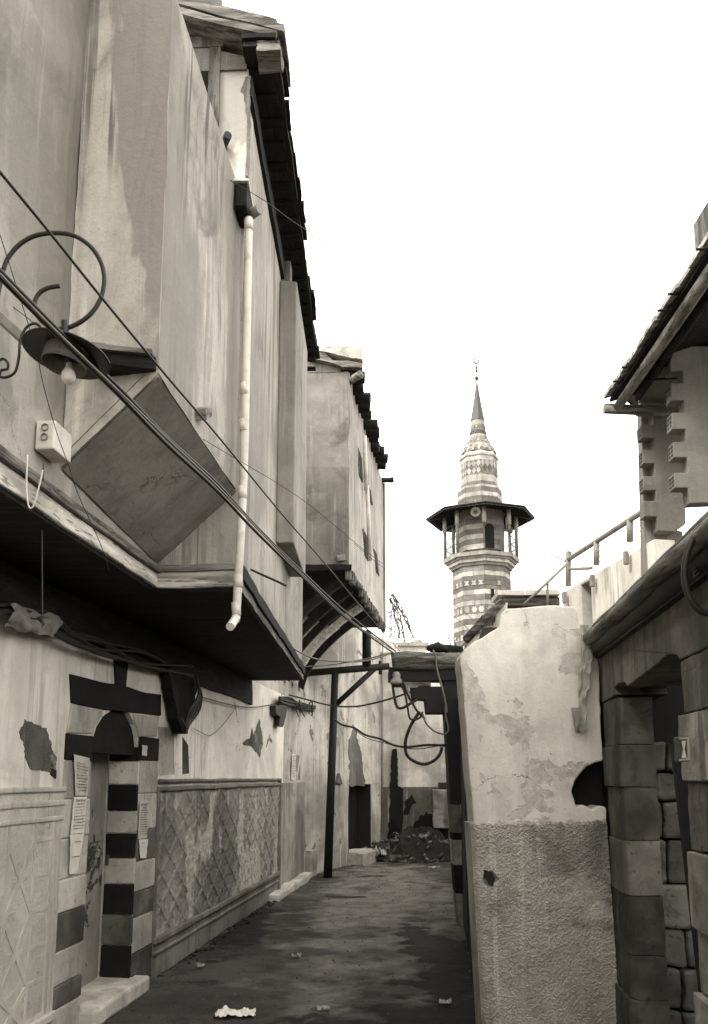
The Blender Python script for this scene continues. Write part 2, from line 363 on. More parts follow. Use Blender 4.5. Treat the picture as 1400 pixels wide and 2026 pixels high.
# ================================================================== plan of the left side
ZS = 2.78                                                   # underside of the jetty
PA = Plane((-1.685 - .1137 * 6.718 - .1137 * 4, -4), (-.701, 15.369))        # ground-floor wall
k1, k2, k3 = atZ(310, 1167, ZS), atZ(468, 1162, ZS), atZ(597, 1343, ZS)
b0 = atZ(0, 962, ZS); sl = (k1.x - b0.x) / (k1.y - b0.y)
PB = Plane((k1.x - sl * (k1.y + 4), -4), (k1.x, k1.y))       # bay face
PF = Plane((k1.x - 1.3, k1.y + .02), (k2.x, k2.y))           # end wall of the second bay, facing the camera
PC = Plane((k2.x, k2.y), (k3.x, k3.y))                       # long face over the alley
ZU = 3.42; u0, u1 = atZ(312, 740, ZU), atZ(470, 975, ZU); ZT = 5.46
PU = Plane((u0.x, u0.y), (u1.x, u1.y)); qU = PU.len
h1 = thing('jettied_house', 'tall plastered house at left with jettied upper storeys, dark eaves and striped stone door surround', 'house', (-2.2, 5, 0))
def part(m, name, mat, parent=h1, **k): return m.build(name, M[mat], parent, **k)

# ---- ground-floor wall with an arched doorway
sl_, _ = PA.hit(176, 1560); sr_, _ = PA.hit(271, 1594); s_end, _ = PA.hit(548, 1700)
s0 = 0.0
zt = ZS - .003
m = MB(); m.wbox(PA, s0, sl_, 0, zt, -.45, 0); m.wbox(PA, sr_, PA.sY(12.55), 0, zt, -.45, 0)
arch = [PA.hit(x, y) for x, y in ((180, 1500), (183, 1462), (190, 1438), (203, 1417), (222, 1404), (240, 1402), (256, 1412), (266, 1432), (271, 1460), (272, 1494))]
zsp = (arch[0][1] + arch[-1][1]) / 2
ap = [(sl_, zsp)] + [(min(max(q, sl_ + .01), sr_ - .01), max(z, zsp + .01)) for q, z in arch[1:-1]] + [(sr_, zsp)]
m.prism([PA.pt(q, z) for q, z in [(sl_, zt)] + ap + [(sr_, zt)]], -PA.n * .45)
part(m, 'ground_floor_wall', 'ground')
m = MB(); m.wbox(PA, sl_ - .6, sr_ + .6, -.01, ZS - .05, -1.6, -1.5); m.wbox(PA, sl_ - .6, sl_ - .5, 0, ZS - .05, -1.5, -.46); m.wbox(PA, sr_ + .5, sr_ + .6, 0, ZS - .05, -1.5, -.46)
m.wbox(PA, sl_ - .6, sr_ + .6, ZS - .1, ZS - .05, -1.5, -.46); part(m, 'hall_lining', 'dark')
# door leaf
DR = -.24; zd = PA.hit(210, 1470, DR)[1]
m = MB(); m.wbox(PA, sl_ + .005, sr_ - .035, .1, zd, DR - .05, DR); dl = part(m, 'door_leaf', 'door', bevel=.006)
m = MB()
for z0, z1 in ((.12, .95), (1.0, 1.06), (1.12, zd - .05)): m.wbox(PA, sl_ + .08, sr_ - .12, z0, z1, DR, DR + .012)
m.build('door_panel', M['door'], dl, bevel=.004)
m = MB(); p = PA.w(206, 1700, DR); q = (p - PA.a).dot(PA.u); m.wbox(PA, q - .02, q + .16, p.z - .05, p.z + .04, DR + .012, DR + .05); m.build('lock_case', M['wgreyz'], dl, bevel=.006)
m = MB(); p = PA.w(226, 1610, DR); q = (p - PA.a).dot(PA.u); m.wbox(PA, q - .03, q + .05, p.z - .12, p.z + .05, DR + .012, DR + .04); m.build('handle', M['iron'], dl, bevel=.006)
# striped stones: front of both jambs and the far reveal
def zA(y, x): return PA.hit(x, y)[1]
def bands(s_a, s_b, x, ys, mats, o0, o1, nm='jamb_stone'):
    for k, mt in enumerate(mats):
        z1, z0 = zA(ys[k], x), max(zA(ys[k + 1], x), 0.0)
        m = MB(); m.wbox(PA, s_a, s_b, z0 + .003, z1 - .003, o0, o1 + random.uniform(0, .008)); part(m, nm, mt, bevel=.008, rough=.004, cell=.2)
sfl, _ = PA.hit(121, 1594); sfr, _ = PA.hit(307, 1594)
bands(sfl, sl_ - .002, 150, [1452, 1505, 1580, 1655, 1733, 1795, 1866, 1930, 1972, 2060], ['basalt', 'lime', 'lime', 'lime', 'lime', 'sooty', 'lime', 'sooty', 'lime'], -.2, .012)
bands(sr_ + .002, sfr, 288, [1457, 1505, 1570, 1640, 1700, 1757, 1806, 1872, 1940], ['basalt', 'lime', 'lime', 'sooty', 'lime', 'sooty', 'lime', 'sooty'], -.2, .012)
bands(sr_ - .03, sr_ - .001, 255, [1440, 1505, 1553, 1606, 1651, 1701, 1752, 1814, 1872, 1975], ['basalt', 'lime', 'basalt', 'lime', 'basalt', 'lime', 'basalt', 'sooty', 'basalt'], DR + .01, .004, 'reveal_stone')
m = MB(); m.poly(PA, [(141, 1333), (143, 1391), (206, 1404), (318, 1416), (319, 1374), (282, 1369), (250, 1357), (205, 1350)], .016, .12); part(m, 'lintel_stone', 'basalt', bevel=.008, rough=.006, cell=.15)
m = MB(); m.poly(PA, [(228, 1290), (231, 1355), (250, 1359), (255, 1300)], .02, .12); part(m, 'keystone', 'basalt', bevel=.006)
m = MB(); m.poly(PA, [(142, 1393), (134, 1450), (183, 1452), (190, 1437), (204, 1413), (205, 1406)], .012, .1); part(m, 'arch_stone', 'lime', bevel=.008)
m = MB(); m.poly(PA, [(264, 1413), (271, 1440), (275, 1458), (310, 1457), (316, 1418)], .012, .1); part(m, 'arch_stone', 'lime', bevel=.008)
m = MB(); m.prism([PA.pt(q, zsp + .02 if k in (0, 5) else z, -.03) for k, (q, z) in enumerate([(sl_ + .01, 0), (sl_ + .02, zsp + .16), (sl_ + .3, zsp + .32), (sr_ - .3, zsp + .34), (sr_ - .03, zsp + .18), (sr_ - .01, 0)])], -PA.n * .12); part(m, 'arch_shade_board', 'basalt')  # black board painting the unlit void above the door leaf
m = MB(); m.wbox(PA, sl_ - .02, sr_ + .08, 0, .12, -.3, .13); part(m, 'threshold', 'lime', bevel=.02, rough=.012, cell=.15)
# bare patches where the plaster has come off
for px in ([(50, 1424), (66, 1432), (92, 1440), (100, 1470), (112, 1500), (110, 1530), (98, 1528), (80, 1522), (62, 1525), (50, 1500), (47, 1470), (38, 1450)],
           [(512, 1424), (517, 1445), (520, 1470), (514, 1500), (500, 1478), (482, 1474), (478, 1468), (494, 1462), (497, 1440), (502, 1455)],
           [(534, 1452), (538, 1470), (530, 1462), (526, 1478)], [(571, 1475), (575, 1476), (576, 1488), (572, 1487)]):
    m = MB(); m.poly(PA, jag(px, 4, 3.2), .004, .03); part(m, 'bare_patch', 'patch')
m = MB(); m.poly(PA, [(104, 1520), (112, 1525), (111, 1541), (100, 1532)], .007, .02); part(m, 'mortar_hole', 'black')
for px, mt in (([(313, 1438), (344, 1440), (345, 1532), (312, 1535)], 'lime'), ([(361, 1458), (372, 1474), (374, 1530), (361, 1532)], 'sooty'), ([(583, 1493), (593, 1495), (594, 1543), (582, 1543)], 'bare')):
    m = MB(); m.poly(PA, px, .003, .02); part(m, 'patch_of_plaster', mt)
# ---- left dado: stippled panels between raised interlaced strips
zl = zA(1563, 60)
m = MB(); m.wbox(PA, s0, sfl - .004, 0, zl, -.02, .018); dd = part(m, 'dado', 'dadol', bevel=.006)
m = MB()
for z, h, o in ((zl - .015, .03, .035), (zl - .10, .035, .030), (zl - .19, .03, .030), (.17, .05, .045)): m.wbox(PA, s0, sfl - .004, z, z + h, .0, o)
m.build('moulding', M['strip'], dd, bevel=.008, rough=.004)
def strip(m, qa, za, qb, zb, wd=.026, o=.030):
    d = Vector((qb - qa, zb - za)); 
    if d.length < .02: return
    d.normalize(); nx, nz = -d.y * wd / 2, d.x * wd / 2
    m.prism([PA.pt(qa + nx, za + nz, o), PA.pt(qb + nx, zb + nz, o), PA.pt(qb - nx, zb - nz, o), PA.pt(qa - nx, za - nz, o)], -PA.n * .008)
m = MB(); ztop = zl - .19; zbt = .22
for q in (.03, .075): strip(m, sfl - q, zbt, sfl - q, ztop, .024, .0215)
for c0 in range(7):
    e0_ = sfl - .14 - c0 * .74
    for q in (0, .22, .52): strip(m, e0_ - q, zbt, e0_ - q, ztop, .024, .0225)
    z = ztop - .10; k = 0
    while z > zbt:
        strip(m, e0_ - .01, z, e0_ - .21, z, .022, .021)
        if k % 2 == 0:
            zz = max(z - .4, zbt)
            strip(m, e0_ - .22, z, e0_ - .52, zz, .034, .0225); strip(m, e0_ - .52, z, e0_ - .22, zz, .034, .0228)
            strip(m, e0_ - .29, z - .2, e0_ - .45, z - .2, .024, .0212)
        strip(m, e0_ - .53, z - .1, e0_ - .73, z - .1, .022, .021)
        z -= .2; k += 1
m.build('raised_strip', M['strip'], dd, rough=.0025, cell=.06, rs=9)
# ---- right dado: lozenges in relief, worn away in flame-shaped patches
sA, sB = sfr + .02, s_end - .01; zr = PA.hit(430, 1556)[1]; zb_ = .30
def wear(q, z):
    t = (q - sA) / (sB - sA); v = noise.fractal(Vector((q * 2.3, z * .8, 2)), 1, 2, 5) * .9
    e = 1 - math.sqrt(((t - .70) / .26) ** 2 + ((z - .55) / .42) ** 2); e2 = 1 - math.sqrt(((t - .3) / .18) ** 2 + ((z - .95) / .3) ** 2)
    return min(max((max(e * 1.1, e2 * .8, .12) + v * 1.25 - .25) / .25, 0), 1)
def loz(q, z):
    w_ = .02 * noise.noise(Vector((q * 2, z * 2, 5))); a_ = ((q + w_) / .40 + z / .27) % 1; b_ = ((q - w_) / .40 - z / .27) % 1
    r = max(0, 1 - min(abs(a_ - .5), abs(b_ - .5)) / .09); py = min(abs(a_ - .5), abs(b_ - .5)) * .012
    return r * .011 + .008 - py
WV = []
def dl_(u, v):
    q, z = sA + (sB - sA) * u, zb_ + (zr - zb_) * v; wv = wear(q, z); WV.append(wv)
    return PA.pt(q, z, .012 + loz(q, z) * (1 - .85 * wv) + .007 * noise.fractal(Vector((q, 0, z)) * 16, .8, 2, 4) - .006 * wv)
m = MB(); m.grid(dl_, 460, 130); d2 = part(m, 'lozenge_dado', 'dador', recalc=False)
d2.data.attributes.new('wear', 'FLOAT', 'POINT').data.foreach_set('value', WV)
m = MB(); m.wbox(PA, sA - .02, sB + .03, zr - .02, zr + .02, 0, .045); m.wbox(PA, sA, sB + .03, zr + .05, zr + .08, 0, .04)
m.wbox(PA, sA - .02, sA + .02, zb_, zr, 0, .03); m.wbox(PA, sB - .01, sB + .03, 0, zr + .08, 0, .05)
m.wbox(PA, sA - .02, sB, zb_ - .03, zb_ + .02, 0, .05); m.wbox(PA, sA - .02, sB, zb_ - .12, zb_ - .09, 0, .04)
m.build('moulding', M['bare'], d2, bevel=.01, rough=.006)
m = MB(); m.wbox(PA, sA - .02, sB, 0, zb_ - .03, -.02, .025); part(m, 'plinth', 'bare', bevel=.01, rough=.012, cell=.2)
# ---- timber and plaster of the first jetty
zb2 = 2.93
pe0 = PB.hit(120, 925); A0 = PB.pt(pe0[0], pe0[1]); U0 = PU.pt(.0, ZU); mi = U0.lerp(A0, .4); mi.z = ZU
m = MB(); m.wbox(PB, 0, PB.sY(A0.y + .1), zb2, 6.6, -.25, 0); m.wbox(PB, PB.sY(A0.y + .1), PB.len, zb2, ZT - .05, -.25, 0); part(m, 'bay_wall', 'bay', rough=.012, cell=.25, rs=1.8)
m = MB(); m.wbox(PB, 0, PB.len + .02, ZS, zb2 - .06, -.2, .02); bm_ = part(m, 'bay_beam', 'wpale', bevel=.008, rough=.012, cell=.2)
m = MB(); m.wbox(PB, 0, PB.len + .03, zb2 - .06, zb2 - .035, -.1, .045); m.wbox(PB, 0, PB.len + .03, zb2 - .03, zb2, -.1, .03); m.build('beam_moulding', M['wgrey'], bm_, bevel=.006, rough=.008, cell=.2)
# upper storey box over the bay
m = MB(); m.prism([PU.pt(.0, ZU), PU.pt(qU, ZU), PU.pt(qU, ZU, -.2), Vector((mi.x, mi.y + .03, ZU))], (0, 0, ZT - ZU)); part(m, 'upper_wall', 'upper', rough=.012, cell=.14, rs=2.2)
m = MB(); nrm = Vector((0, 1, 0))
m.prism([U0 + Vector((0, -.004, 0)), A0 + Vector((0, -.004, 0)), A0 + Vector((0, -.004, 6.4 - A0.z)), U0.lerp(A0, .3) + Vector((0, -.004, 0)) + Vector((0, 0, 6.0 - U0.lerp(A0, .3).z)), PU.pt(.0, ZT) + Vector((0, -.004, 0))], nrm * .1); part(m, 'upper_end_wall', 'endw', rough=.008, cell=.14, rs=2.2)
Af = PB.pt(PB.len, zb2 + .005); Uf = PU.pt(qU, ZU)
ca, cb, cc, cd_ = U0 + Vector((.002, .002, -.012)), A0 + Vector((.012, .0, -.012)), Af + Vector((.012, -.01, 0)), Uf + Vector((.002, -.01, -.012))
m = MB(); m.grid(lambda u, v: ca.lerp(cb, v).lerp(cd_.lerp(cc, v), u) + Vector((0, 0, .008 * noise.noise(Vector((u * 3, v * 3, 1))))), 20, 8); m.grid(lambda u, v: ca.lerp(cb, v).lerp(cd_.lerp(cc, v), u) + Vector((-.03, 0, .05)), 4, 4)
part(m, 'sloped_soffit', 'cheek', recalc=False)
e0 = atY(186, 694, u0.y - .005); e1 = atY(300, 700, u0.y - .005)
m = MB(); m.box(e0 + Vector((0, -.02, -.065)), (e1.x - e0.x + .02, 0, -.03), (0, .2, 0), (0, 0, .06)); part(m, 'beam_end', 'wdarkx', rough=.012, cell=.06)
m = MB(); m.box(e0 + Vector((-.02, -.045, -.005)), (e1.x - e0.x + .03, 0, -.03), (0, .2, 0), (0, 0, .025)); part(m, 'ledge_board', 'wgreyx', rough=.008, cell=.06)
m = MB(); m.poly(PU, [(407, 808), (419, 803), (420, 824), (409, 832)], .06, .2); part(m, 'joist_stub', 'wgreyx', bevel=.006)
# flat roof behind the parapet of the upper box
m = MB(); m.prism([(u0.x - .02, u0.y + .36, ZT - .12), (-3.2, u0.y + .36, ZT - .12), (-3.2, k1.y + .2, ZT - .12), (u1.x - .1, k1.y, ZT - .12)], (0, 0, .05)); part(m, 'terrace', 'roof')
m = MB(); m.bx(-3.4, -2.2, -4, k1.y, ZT - .17, ZT - .125); part(m, 'flat_roof', 'roof')
# ---- second bay: end wall (with the high window), street wall, pilaster
ZE = 6.5
wx0, wx1 = PF.hit(374, 170)[0], PF.hit(419, 170)[0]; wz1, wz0 = PF.hit(400, 96)[1], PF.hit(432, 290)[1]
m = MB(); q1 = PF.len - .003
m.wbox(PF, -1.2, wx0, zb2, ZE, 0, -.25); m.wbox(PF, wx1, q1, zb2, ZE, 0, -.25); m.wbox(PF, wx0, wx1, zb2, wz0, 0, -.25); m.wbox(PF, wx0, wx1, wz1, ZE, 0, -.25)
part(m, 'bay_end_wall', 'endw', rough=.012, cell=.3)
m = MB(); m.wbox(PF, wx0 - .05, wx1 + .08, wz1 - .01, wz1 + .07, -.1, .03); m.wbox(PF, wx1 - .02, wx1 + .06, wz0, wz1 - .01, -.12, .025); m.wbox(PF, wx0 - .06, wx0, wz0, wz1 - .01, -.12, .02)
wf = part(m, 'window', 'wgreyz', rough=.006, cell=.15)
m = MB(); m.wbox(PF, wx0, wx1 - .02, wz0, wz1 - .45, -.16, -.12); m.build('shutter', M['wgreyz'], wf)
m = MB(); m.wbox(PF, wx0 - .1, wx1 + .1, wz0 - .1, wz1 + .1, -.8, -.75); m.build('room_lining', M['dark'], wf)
m = MB(); m.poly(PF, jag([(330, -30), (352, 74), (372, 78), (438, 76), (446, 40), (440, 10), (430, -30)], 6, 3), .006, .03); part(m, 'bare_patch', 'bare')
m = MB(); m.poly(PF, jag([(487, 150), (474, 180), (482, 186), (489, 240), (487, 345), (491, 350), (494, 240), (493, 190), (496, 150)], 6, 2), .006, .03); part(m, 'crack_patch', 'bare')
m = MB(); p = PF.w(440, 292, .0); m.tube([p + Vector((-.05, .1, 0)), p + Vector((.055, -.12, 0))], .028, 10); part(m, 'spout', 'iron')
m = MB(); m.wbox(PC, .004, PC.len, ZS + .14, ZE, -.25, 0); part(m, 'street_wall', 'cwall', rough=.008, cell=.5, rs=1.2)
m = MB(); m.wbox(PF, PF.len - .52, PF.len - .01, ZS, zb2 - .05, -.16, .025); b2 = part(m, 'corner_beam', 'wpalex', bevel=.006, rough=.010, cell=.1)
m = MB(); m.wbox(PF, PF.len - .52, PF.len + .01, zb2 - .05, zb2 - .005, -.1, .045); m.build('beam_moulding', M['wgreyx'], b2, bevel=.006, rough=.012, cell=.1)
m = MB(); m.wbox(PC, .0, PC.len + .02, ZS + .055, ZS + .14, -.2, .04); part(m, 'street_beam', 'wdark', rough=.01, cell=.25)
m = MB(); m.wbox(PC, .02, PC.len, ZS - .01, ZS + .055, -.2, .02); part(m, 'beam_board', 'wgrey', rough=.008, cell=.25)
qp0 = PC.hit(548, 900)[0]; qp1 = qp0 + 1.35
zp1 = PC.hit(556, 572)[1]; zp0 = PC.hit(548, 1080)[1]; zpa = zp0 - .001
m = MB(); m.prism([PC.pt(qp0, zpa, .16), PC.pt(qp0, zp1, .16), PC.pt(qp0, zp1 + .02, .0), PC.pt(qp0, zp0, .0)], PC.u * (qp1 - qp0)); part(m, 'pilaster', 'pil', bevel=.012)
m = MB(); m.wbox(PC, qp0 + .1, qp0 + .25, zp1 - .02, zp1 + .28, 0, .09); part(m, 'chimney_block', 'wgreyz', bevel=.01)
# eaves
ov = .22; ny = -.16
rf = MB(); rf.wbox(PC, ny, PC.len - 1.1, ZE + .03, ZE + .07, -.02, ov); roof_ = part(rf, 'eaves_board', 'wdark', rough=.012, cell=.3)
for k in range(20):
    q = ny + .18 + k * .235; m = MB(); m.wbox(PC, q, q + .09, ZE + .012, ZE + .028, -.01, ov - random.uniform(.015, .06)); m.build('rafter', M['wdarkx'], roof_, rough=.008, cell=.15)
for k in range(16):
    q = ny - .02 + k * .285; z = ZE + .072 + random.uniform(-.008, .02); m = MB(); m.wbox(PC, q, q + .27 + random.uniform(0, .02), z, z + random.uniform(.018, .04), -.03, ov + random.uniform(-.01, .05)); m.build('roof_board', M['wdarkx'], roof_, rough=.014, cell=.1)
m = MB(); m.wbox(PC, .0, PC.len - 1.1, ZE - .22, ZE - .061, -.02, .03); m.build('dark_plate_band', M['wdark'], roof_, rough=.008)
for k, (z0, dx, ww) in enumerate(((ZE + .075, -.03, .10), (ZE + .135, .02, .09), (ZE + .19, -.04, .07))):
    m = MB(); m.box(PC.pt(ny - .02 + k * .012, z0, ov + .03 + dx), (-1.6, .05, .50 + .02 * k), PC.u * .5, (0, 0, .05)); m.build('verge_board', M['wgreyx'], roof_, rough=.012, cell=.12)
m = MB(); m.wbox(PC, ny, .02, ZE - .02, ZE + .07, ov - .14, ov + .03); m.build('broken_board', M['wgreyx'], roof_, rough=.03, cell=.05)
m = MB(); m.prism([PF.pt(PF.len - .01, ZE - .01, .02), PF.pt(PF.len - 1.3, ZE - .01, .02), PF.pt(PF.len - 1.3, ZE + .5, .02), PF.pt(PF.len - .01, ZE + .08, .02)], (0, .25, 0)); part(m, 'gable', 'bare', rough=.008)
# soffit and its joists
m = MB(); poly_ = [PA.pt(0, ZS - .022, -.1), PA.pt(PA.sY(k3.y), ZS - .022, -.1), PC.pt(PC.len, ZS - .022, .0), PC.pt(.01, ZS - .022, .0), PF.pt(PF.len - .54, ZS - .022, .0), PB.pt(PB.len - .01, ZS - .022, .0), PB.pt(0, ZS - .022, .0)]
m.prism(poly_, (0, 0, .05)); sf = part(m, 'jetty_soffit', 'wdarkx', recalc=True)  # near-black colour carries the deep shade under the jetty
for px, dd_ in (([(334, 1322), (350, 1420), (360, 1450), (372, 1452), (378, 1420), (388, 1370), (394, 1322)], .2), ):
    m = MB(); m.poly(PA, jag(px, 8, 2), .10, .09); part(m, 'bracket', 'wdarkz', rough=.01, cell=.1)  # dark solid standing for the pointed mass of hanging cables
m = MB(); m.wbox(PA, 0, PA.sY(k3.y), ZS - .31, ZS - .025, -.02, .03); part(m, 'dark_plate_band', 'wdark', rough=.022, cell=.15)  # plate deepened into a dark band, painting the shade at the wall top
# end of the jetty
m = MB(); m.prism([PC.pt(PC.len, ZS, -.01), PC.pt(PC.len, ZE, -.01), Vector((-1.8, k3.y, ZE)), Vector((-1.8, k3.y, ZS))], (0, -.2, 0)); part(m, 'far_end_wall', 'endw')
# painted dado further along
s2 = PA.sY(14.35)
z_pd = PA.hit(590, 1548)[1]
m = MB(); m.wbox(PA, s_end + .06, PA.sY(12.55), .0, z_pd, -.02, .012); part(m, 'painted_dado', 'dadop', bevel=.004)
m = MB(); m.wbox(PA, s_end - .6, s2, -.02, .09, -.02, .16); kb = m.build('kerb', M['lime'], None, bevel=.02, rough=.025, cell=.2); tag(kb, kind='structure')
# drainpipe down the corner (part of the house)
pd = [atY(492, 432, 5.13), atY(487, 700, 5.13), atY(481, 950, 5.13), atY(468, 1200, 5.13)]
m = MB(); m.tube(catmull(pd + [atY(466, 1222, 5.12), atY(459, 1234, 5.06), atY(455, 1240, 5.02)], 4), .026, 12); dp = part(m, 'drainpipe', 'pipe', recalc=False)
for x, y in ((491, 445), (484, 770), (482, 842), (479, 975), (471, 1150), (467, 1205)):
    p = atY(x, y, 5.13); m = MB(); m.tube([p + Vector((-.003, 0, .04)), p + Vector((.003, 0, -.04))], .0282, 12); m.build('pipe_collar', M['pipe'], dp, recalc=False)
m = MB(); p = atY(483, 402, 5.12); m.bx(p.x - .045, p.x + .03, 5.02, 5.26, p.z - .09, p.z + .07); hp = part(m, 'rain_hopper', 'wdarkz', bevel=.006)
m = MB(); m.bx(p.x - .06, p.x + .04, 5.0, 5.27, p.z + .075, p.z + .09); m.build('hopper_lid', M['pale'], hp)
m = MB(); q = atY(506, 417, 5.15); m.tube([q + Vector((-.05, .05, 0)), q + Vector((.028, -.02, 0))], .034, 10); part(m, 'overflow_pipe', 'steel')

# ================================================================== second house on the left
YN = 11.0; c2 = atY(690, 1122, YN); f2 = atZ(762, 1240, c2.z)
P2 = Plane((-2.2, YN), (c2.x, YN)); P2R = Plane((c2.x, YN), (f2.x, f2.y)); zb2b = c2.z; zt2 = atY(690, 740, YN).z
h2 = thing('plastered_house', 'second plastered house beyond the drainpipe, its overhang carried on curved brackets with log joist ends', 'house', (-1.5, 12.5, 0))
m = MB(); m.wbox(P2, 0, P2.len, zb2b, zt2 + .02, -.3, 0); m.wbox(P2, 0, P2.len - .1, zt2 + .02, zt2 + .20, -.3, -.01); part(m, 'near_wall', 'house2', h2, bevel=.02, rough=.03, cell=.35)
m = MB(); m.wbox(P2R, .005, P2R.len, zb2b, zt2, -.3, 0); part(m, 'street_wall', 'house2p', h2, rough=.02, cell=.4)
m = MB(); m.prism([(-2.2, YN + .05, zb2b - .02), (c2.x - .03, YN + .05, zb2b - .02), (f2.x - .03, f2.y, zb2b - .02), (-1.2, f2.y, zb2b - .02)], (0, 0, .1)); part(m, 'jetty_soffit', 'wdarkx', h2)
m = MB(); m.prism([(-2.2, YN + .25, zt2 - .05), (c2.x - .1, YN + .25, zt2 - .05), (f2.x - .1, f2.y, zt2 - .05), (-1.2, f2.y, zt2 - .05)], (0, 0, .1)); part(m, 'flat_roof', 'roof', h2)
m = MB(); m.bx(-1.6, f2.x, f2.y - .3, f2.y - .01, zb2b, zt2 - .06); part(m, 'far_wall', 'house2', h2)
for k in range(46):                                                    # ragged laths hanging from the bottom edge
    q = k * P2R.len / 46; d = random.uniform(.03, .17); m = MB(); m.wbox(P2R, q, q + .06, zb2b - d, zb2b + .02, -.05, .004 + random.uniform(0, .02)); part(m, 'broken_lath', 'wgreyz', h2, rough=.012, cell=.08)
m = MB(); m.bx(-1.0, c2.x + .03, YN - .03, YN + .06, zb2b - .05, zb2b + .03); part(m, 'edge_beam', 'wdarkx', h2, rough=.02, cell=.1)
m = MB(); m.poly(P2, [(666, 1098), (682, 1096), (684, 1108), (668, 1110)], .05, .2); part(m, 'joist_stub', 'wgreyx', h2, rough=.01, cell=.05)
# capping and the row of log ends along the top
m = MB(); m.poly(P2, [(634, 694), (640, 687), (712, 684), (718, 712), (690, 708), (660, 700)], .05, .5); part(m, 'mud_capping', 'lime', h2, rough=.025, cell=.08)
m = MB(); m.poly(P2, [(600, 690), (634, 692), (660, 712), (716, 718), (717, 728), (680, 726), (648, 714), (610, 704)], .09, .5); part(m, 'split_beam', 'wgreyx', h2, rough=.025, cell=.06)
m = MB(); p = P2.w(696, 742, .1); m.tube([p + Vector((-.12, .3, 0)), p + Vector((.12, -.02, .0))], .055, 10); part(m, 'joist_log', 'wgreyx', h2, rough=.01, cell=.08)
for k in range(12):
    q = .08 + k * .30
    if q > P2R.len * .9: break
    z = zt2 - .02 + random.uniform(-.03, .03); m = MB(); m.tube([P2R.pt(q, z, -.2), P2R.pt(q + .03, z - .02, .16 + random.uniform(-.03, .06))], random.uniform(.06, .09), 9); part(m, 'joist_log', 'wdarkx', h2, rough=.015, cell=.08)
m = MB(); m.wbox(P2R, 0, P2R.len * .8, zt2 + .07, zt2 + .13, -.3, .10); part(m, 'roof_edge', 'wdark', h2, rough=.04, cell=.12)
m = MB(); p = P2R.pt(P2R.len * .93, atY(740, 927, 14.6).z, 0); m.tube([p + Vector((-.1, 0, 0)), p + Vector((.20, -.05, .0))], .05, 9); part(m, 'joist_log', 'wdarkx', h2, rough=.015, cell=.06)
def wn(px, P, o=.05):
    m = MB(); m.poly(P, px, o * .4, .04); w_ = part(m, 'window', 'wgreyz', h2, bevel=.01)
    cx = sum(x for x, y in px) / len(px); cy = sum(y for x, y in px) / len(px)
    m = MB(); m.poly(P, [(cx + (x - cx) * .6, cy + (y - cy) * .8) for x, y in px], o * .4 + .006, .03); m.build('pane', M['dark'], w_)
wn([(709, 885), (716, 905), (719, 955), (712, 940)], P2R); wn([(729, 960), (734, 970), (738, 1000), (732, 992)], P2R)
wn([(719, 1045), (727, 1062), (731, 1110), (723, 1098)], P2R); wn([(740, 1085), (746, 1095), (751, 1140), (745, 1130)], P2R)
m = MB(); m.tube([P2R.w(721, 862, .07), P2R.w(724, 970, .07)], .03, 8); m.tube([P2R.w(726, 960, .08), P2R.w(732, 1110, .08)], .03, 8); part(m, 'downspout', 'pipe', h2, recalc=False)
# curved brackets
for k, (ox, iy) in enumerate(((-.62, 11.25), (-.36, 11.9), (-.10, 12.5), (.12, 13.1), (.30, 13.7))):
    qx = PA.pt(PA.sY(iy), 0).x; zi = 3.05; o_ = P2R.pt(P2R.sY(iy), 0).x - .15
    pts = []
    for j in range(9):
        t = j / 8; pts.append(Vector((qx + (o_ - qx) * (t ** 1.5 * .6 + t * .4), iy, zi + (zb2b - .06 - zi) * (t ** .75))))
    m = MB()
    i0 = len(m.v)
    for j in range(8):
        a_, b_ = pts[j], pts[j + 1]; wv = Vector((.075, 0, -.075))
        m.prism([a_, b_, b_ + wv, a_ + wv], (0, .13, 0))
    part(m, 'bracket', 'wdarkz' if k != 3 else 'wpale', h2, rough=.01, cell=.2)
# its lower walls: along the alley, then bending to the right
L3 = Plane(tuple(PA.pt(s2, 0).xy), tuple(atZ(748, 1696, 0).xy))
m = MB(); m.wbox(PA, PA.sY(12.55) + .004, s2, 0, zb2b - .03, -.4, .0); m.wbox(PA, PA.sY(k3.y) + .02, PA.sY(12.55) + .002, ZS + .0, zb2b - .03, -.4, -.005); part(m, 'lower_wall', 'low2', h2, rough=.012, cell=.4)
m = MB(); m.wbox(PA, PA.sY(12.55) + .01, s2 - .02, 0, z_pd, -.02, .01); part(m, 'painted_dado', 'dadop', h2)
dq0, dq1 = L3.hit(689, 1600)[0], L3.hit(733, 1600)[0]; dz1 = L3.hit(700, 1552)[1]
m = MB(); m.wbox(L3, 0, dq0, 0, zb2b + .2, -.4, 0); m.wbox(L3, dq1, L3.len + 1.4, 0, zb2b + .2, -.4, 0); m.wbox(L3, dq0, dq1, dz1, zb2b + .2, -.4, 0); part(m, 'bent_wall', 'low2', h2, rough=.012, cell=.4)
m = MB(); m.wbox(L3, dq0 - .1, dq1 + .1, 0, dz1 + .1, -1.0, -.9); m.wbox(L3, dq0 - .01, dq0 + .02, 0, dz1, -.9, .002); m.wbox(L3, dq1 - .03, dq1 + .002, 0, dz1, -.9, .003); part(m, 'doorway_shade_lining', 'dark', h2)  # dark sheets over the reveals too, painting the whole recess as unlit
m = MB(); m.wbox(L3, dq0 + .02, dq1 - .02, .1, dz1 - .02, -.3, -.26); part(m, 'door_leaf', 'wdarkz', h2)
m = MB(); m.wbox(L3, dq0 - .05, dq1 + .15, 0, .22, -.2, .3); part(m, 'step', 'lime', h2, rough=.03, cell=.12)
m = MB(); m.wbox(L3, .08, .34, 0, .42, -.1, .1); part(m, 'plinth_stone', 'lime', h2, rough=.03, cell=.12)
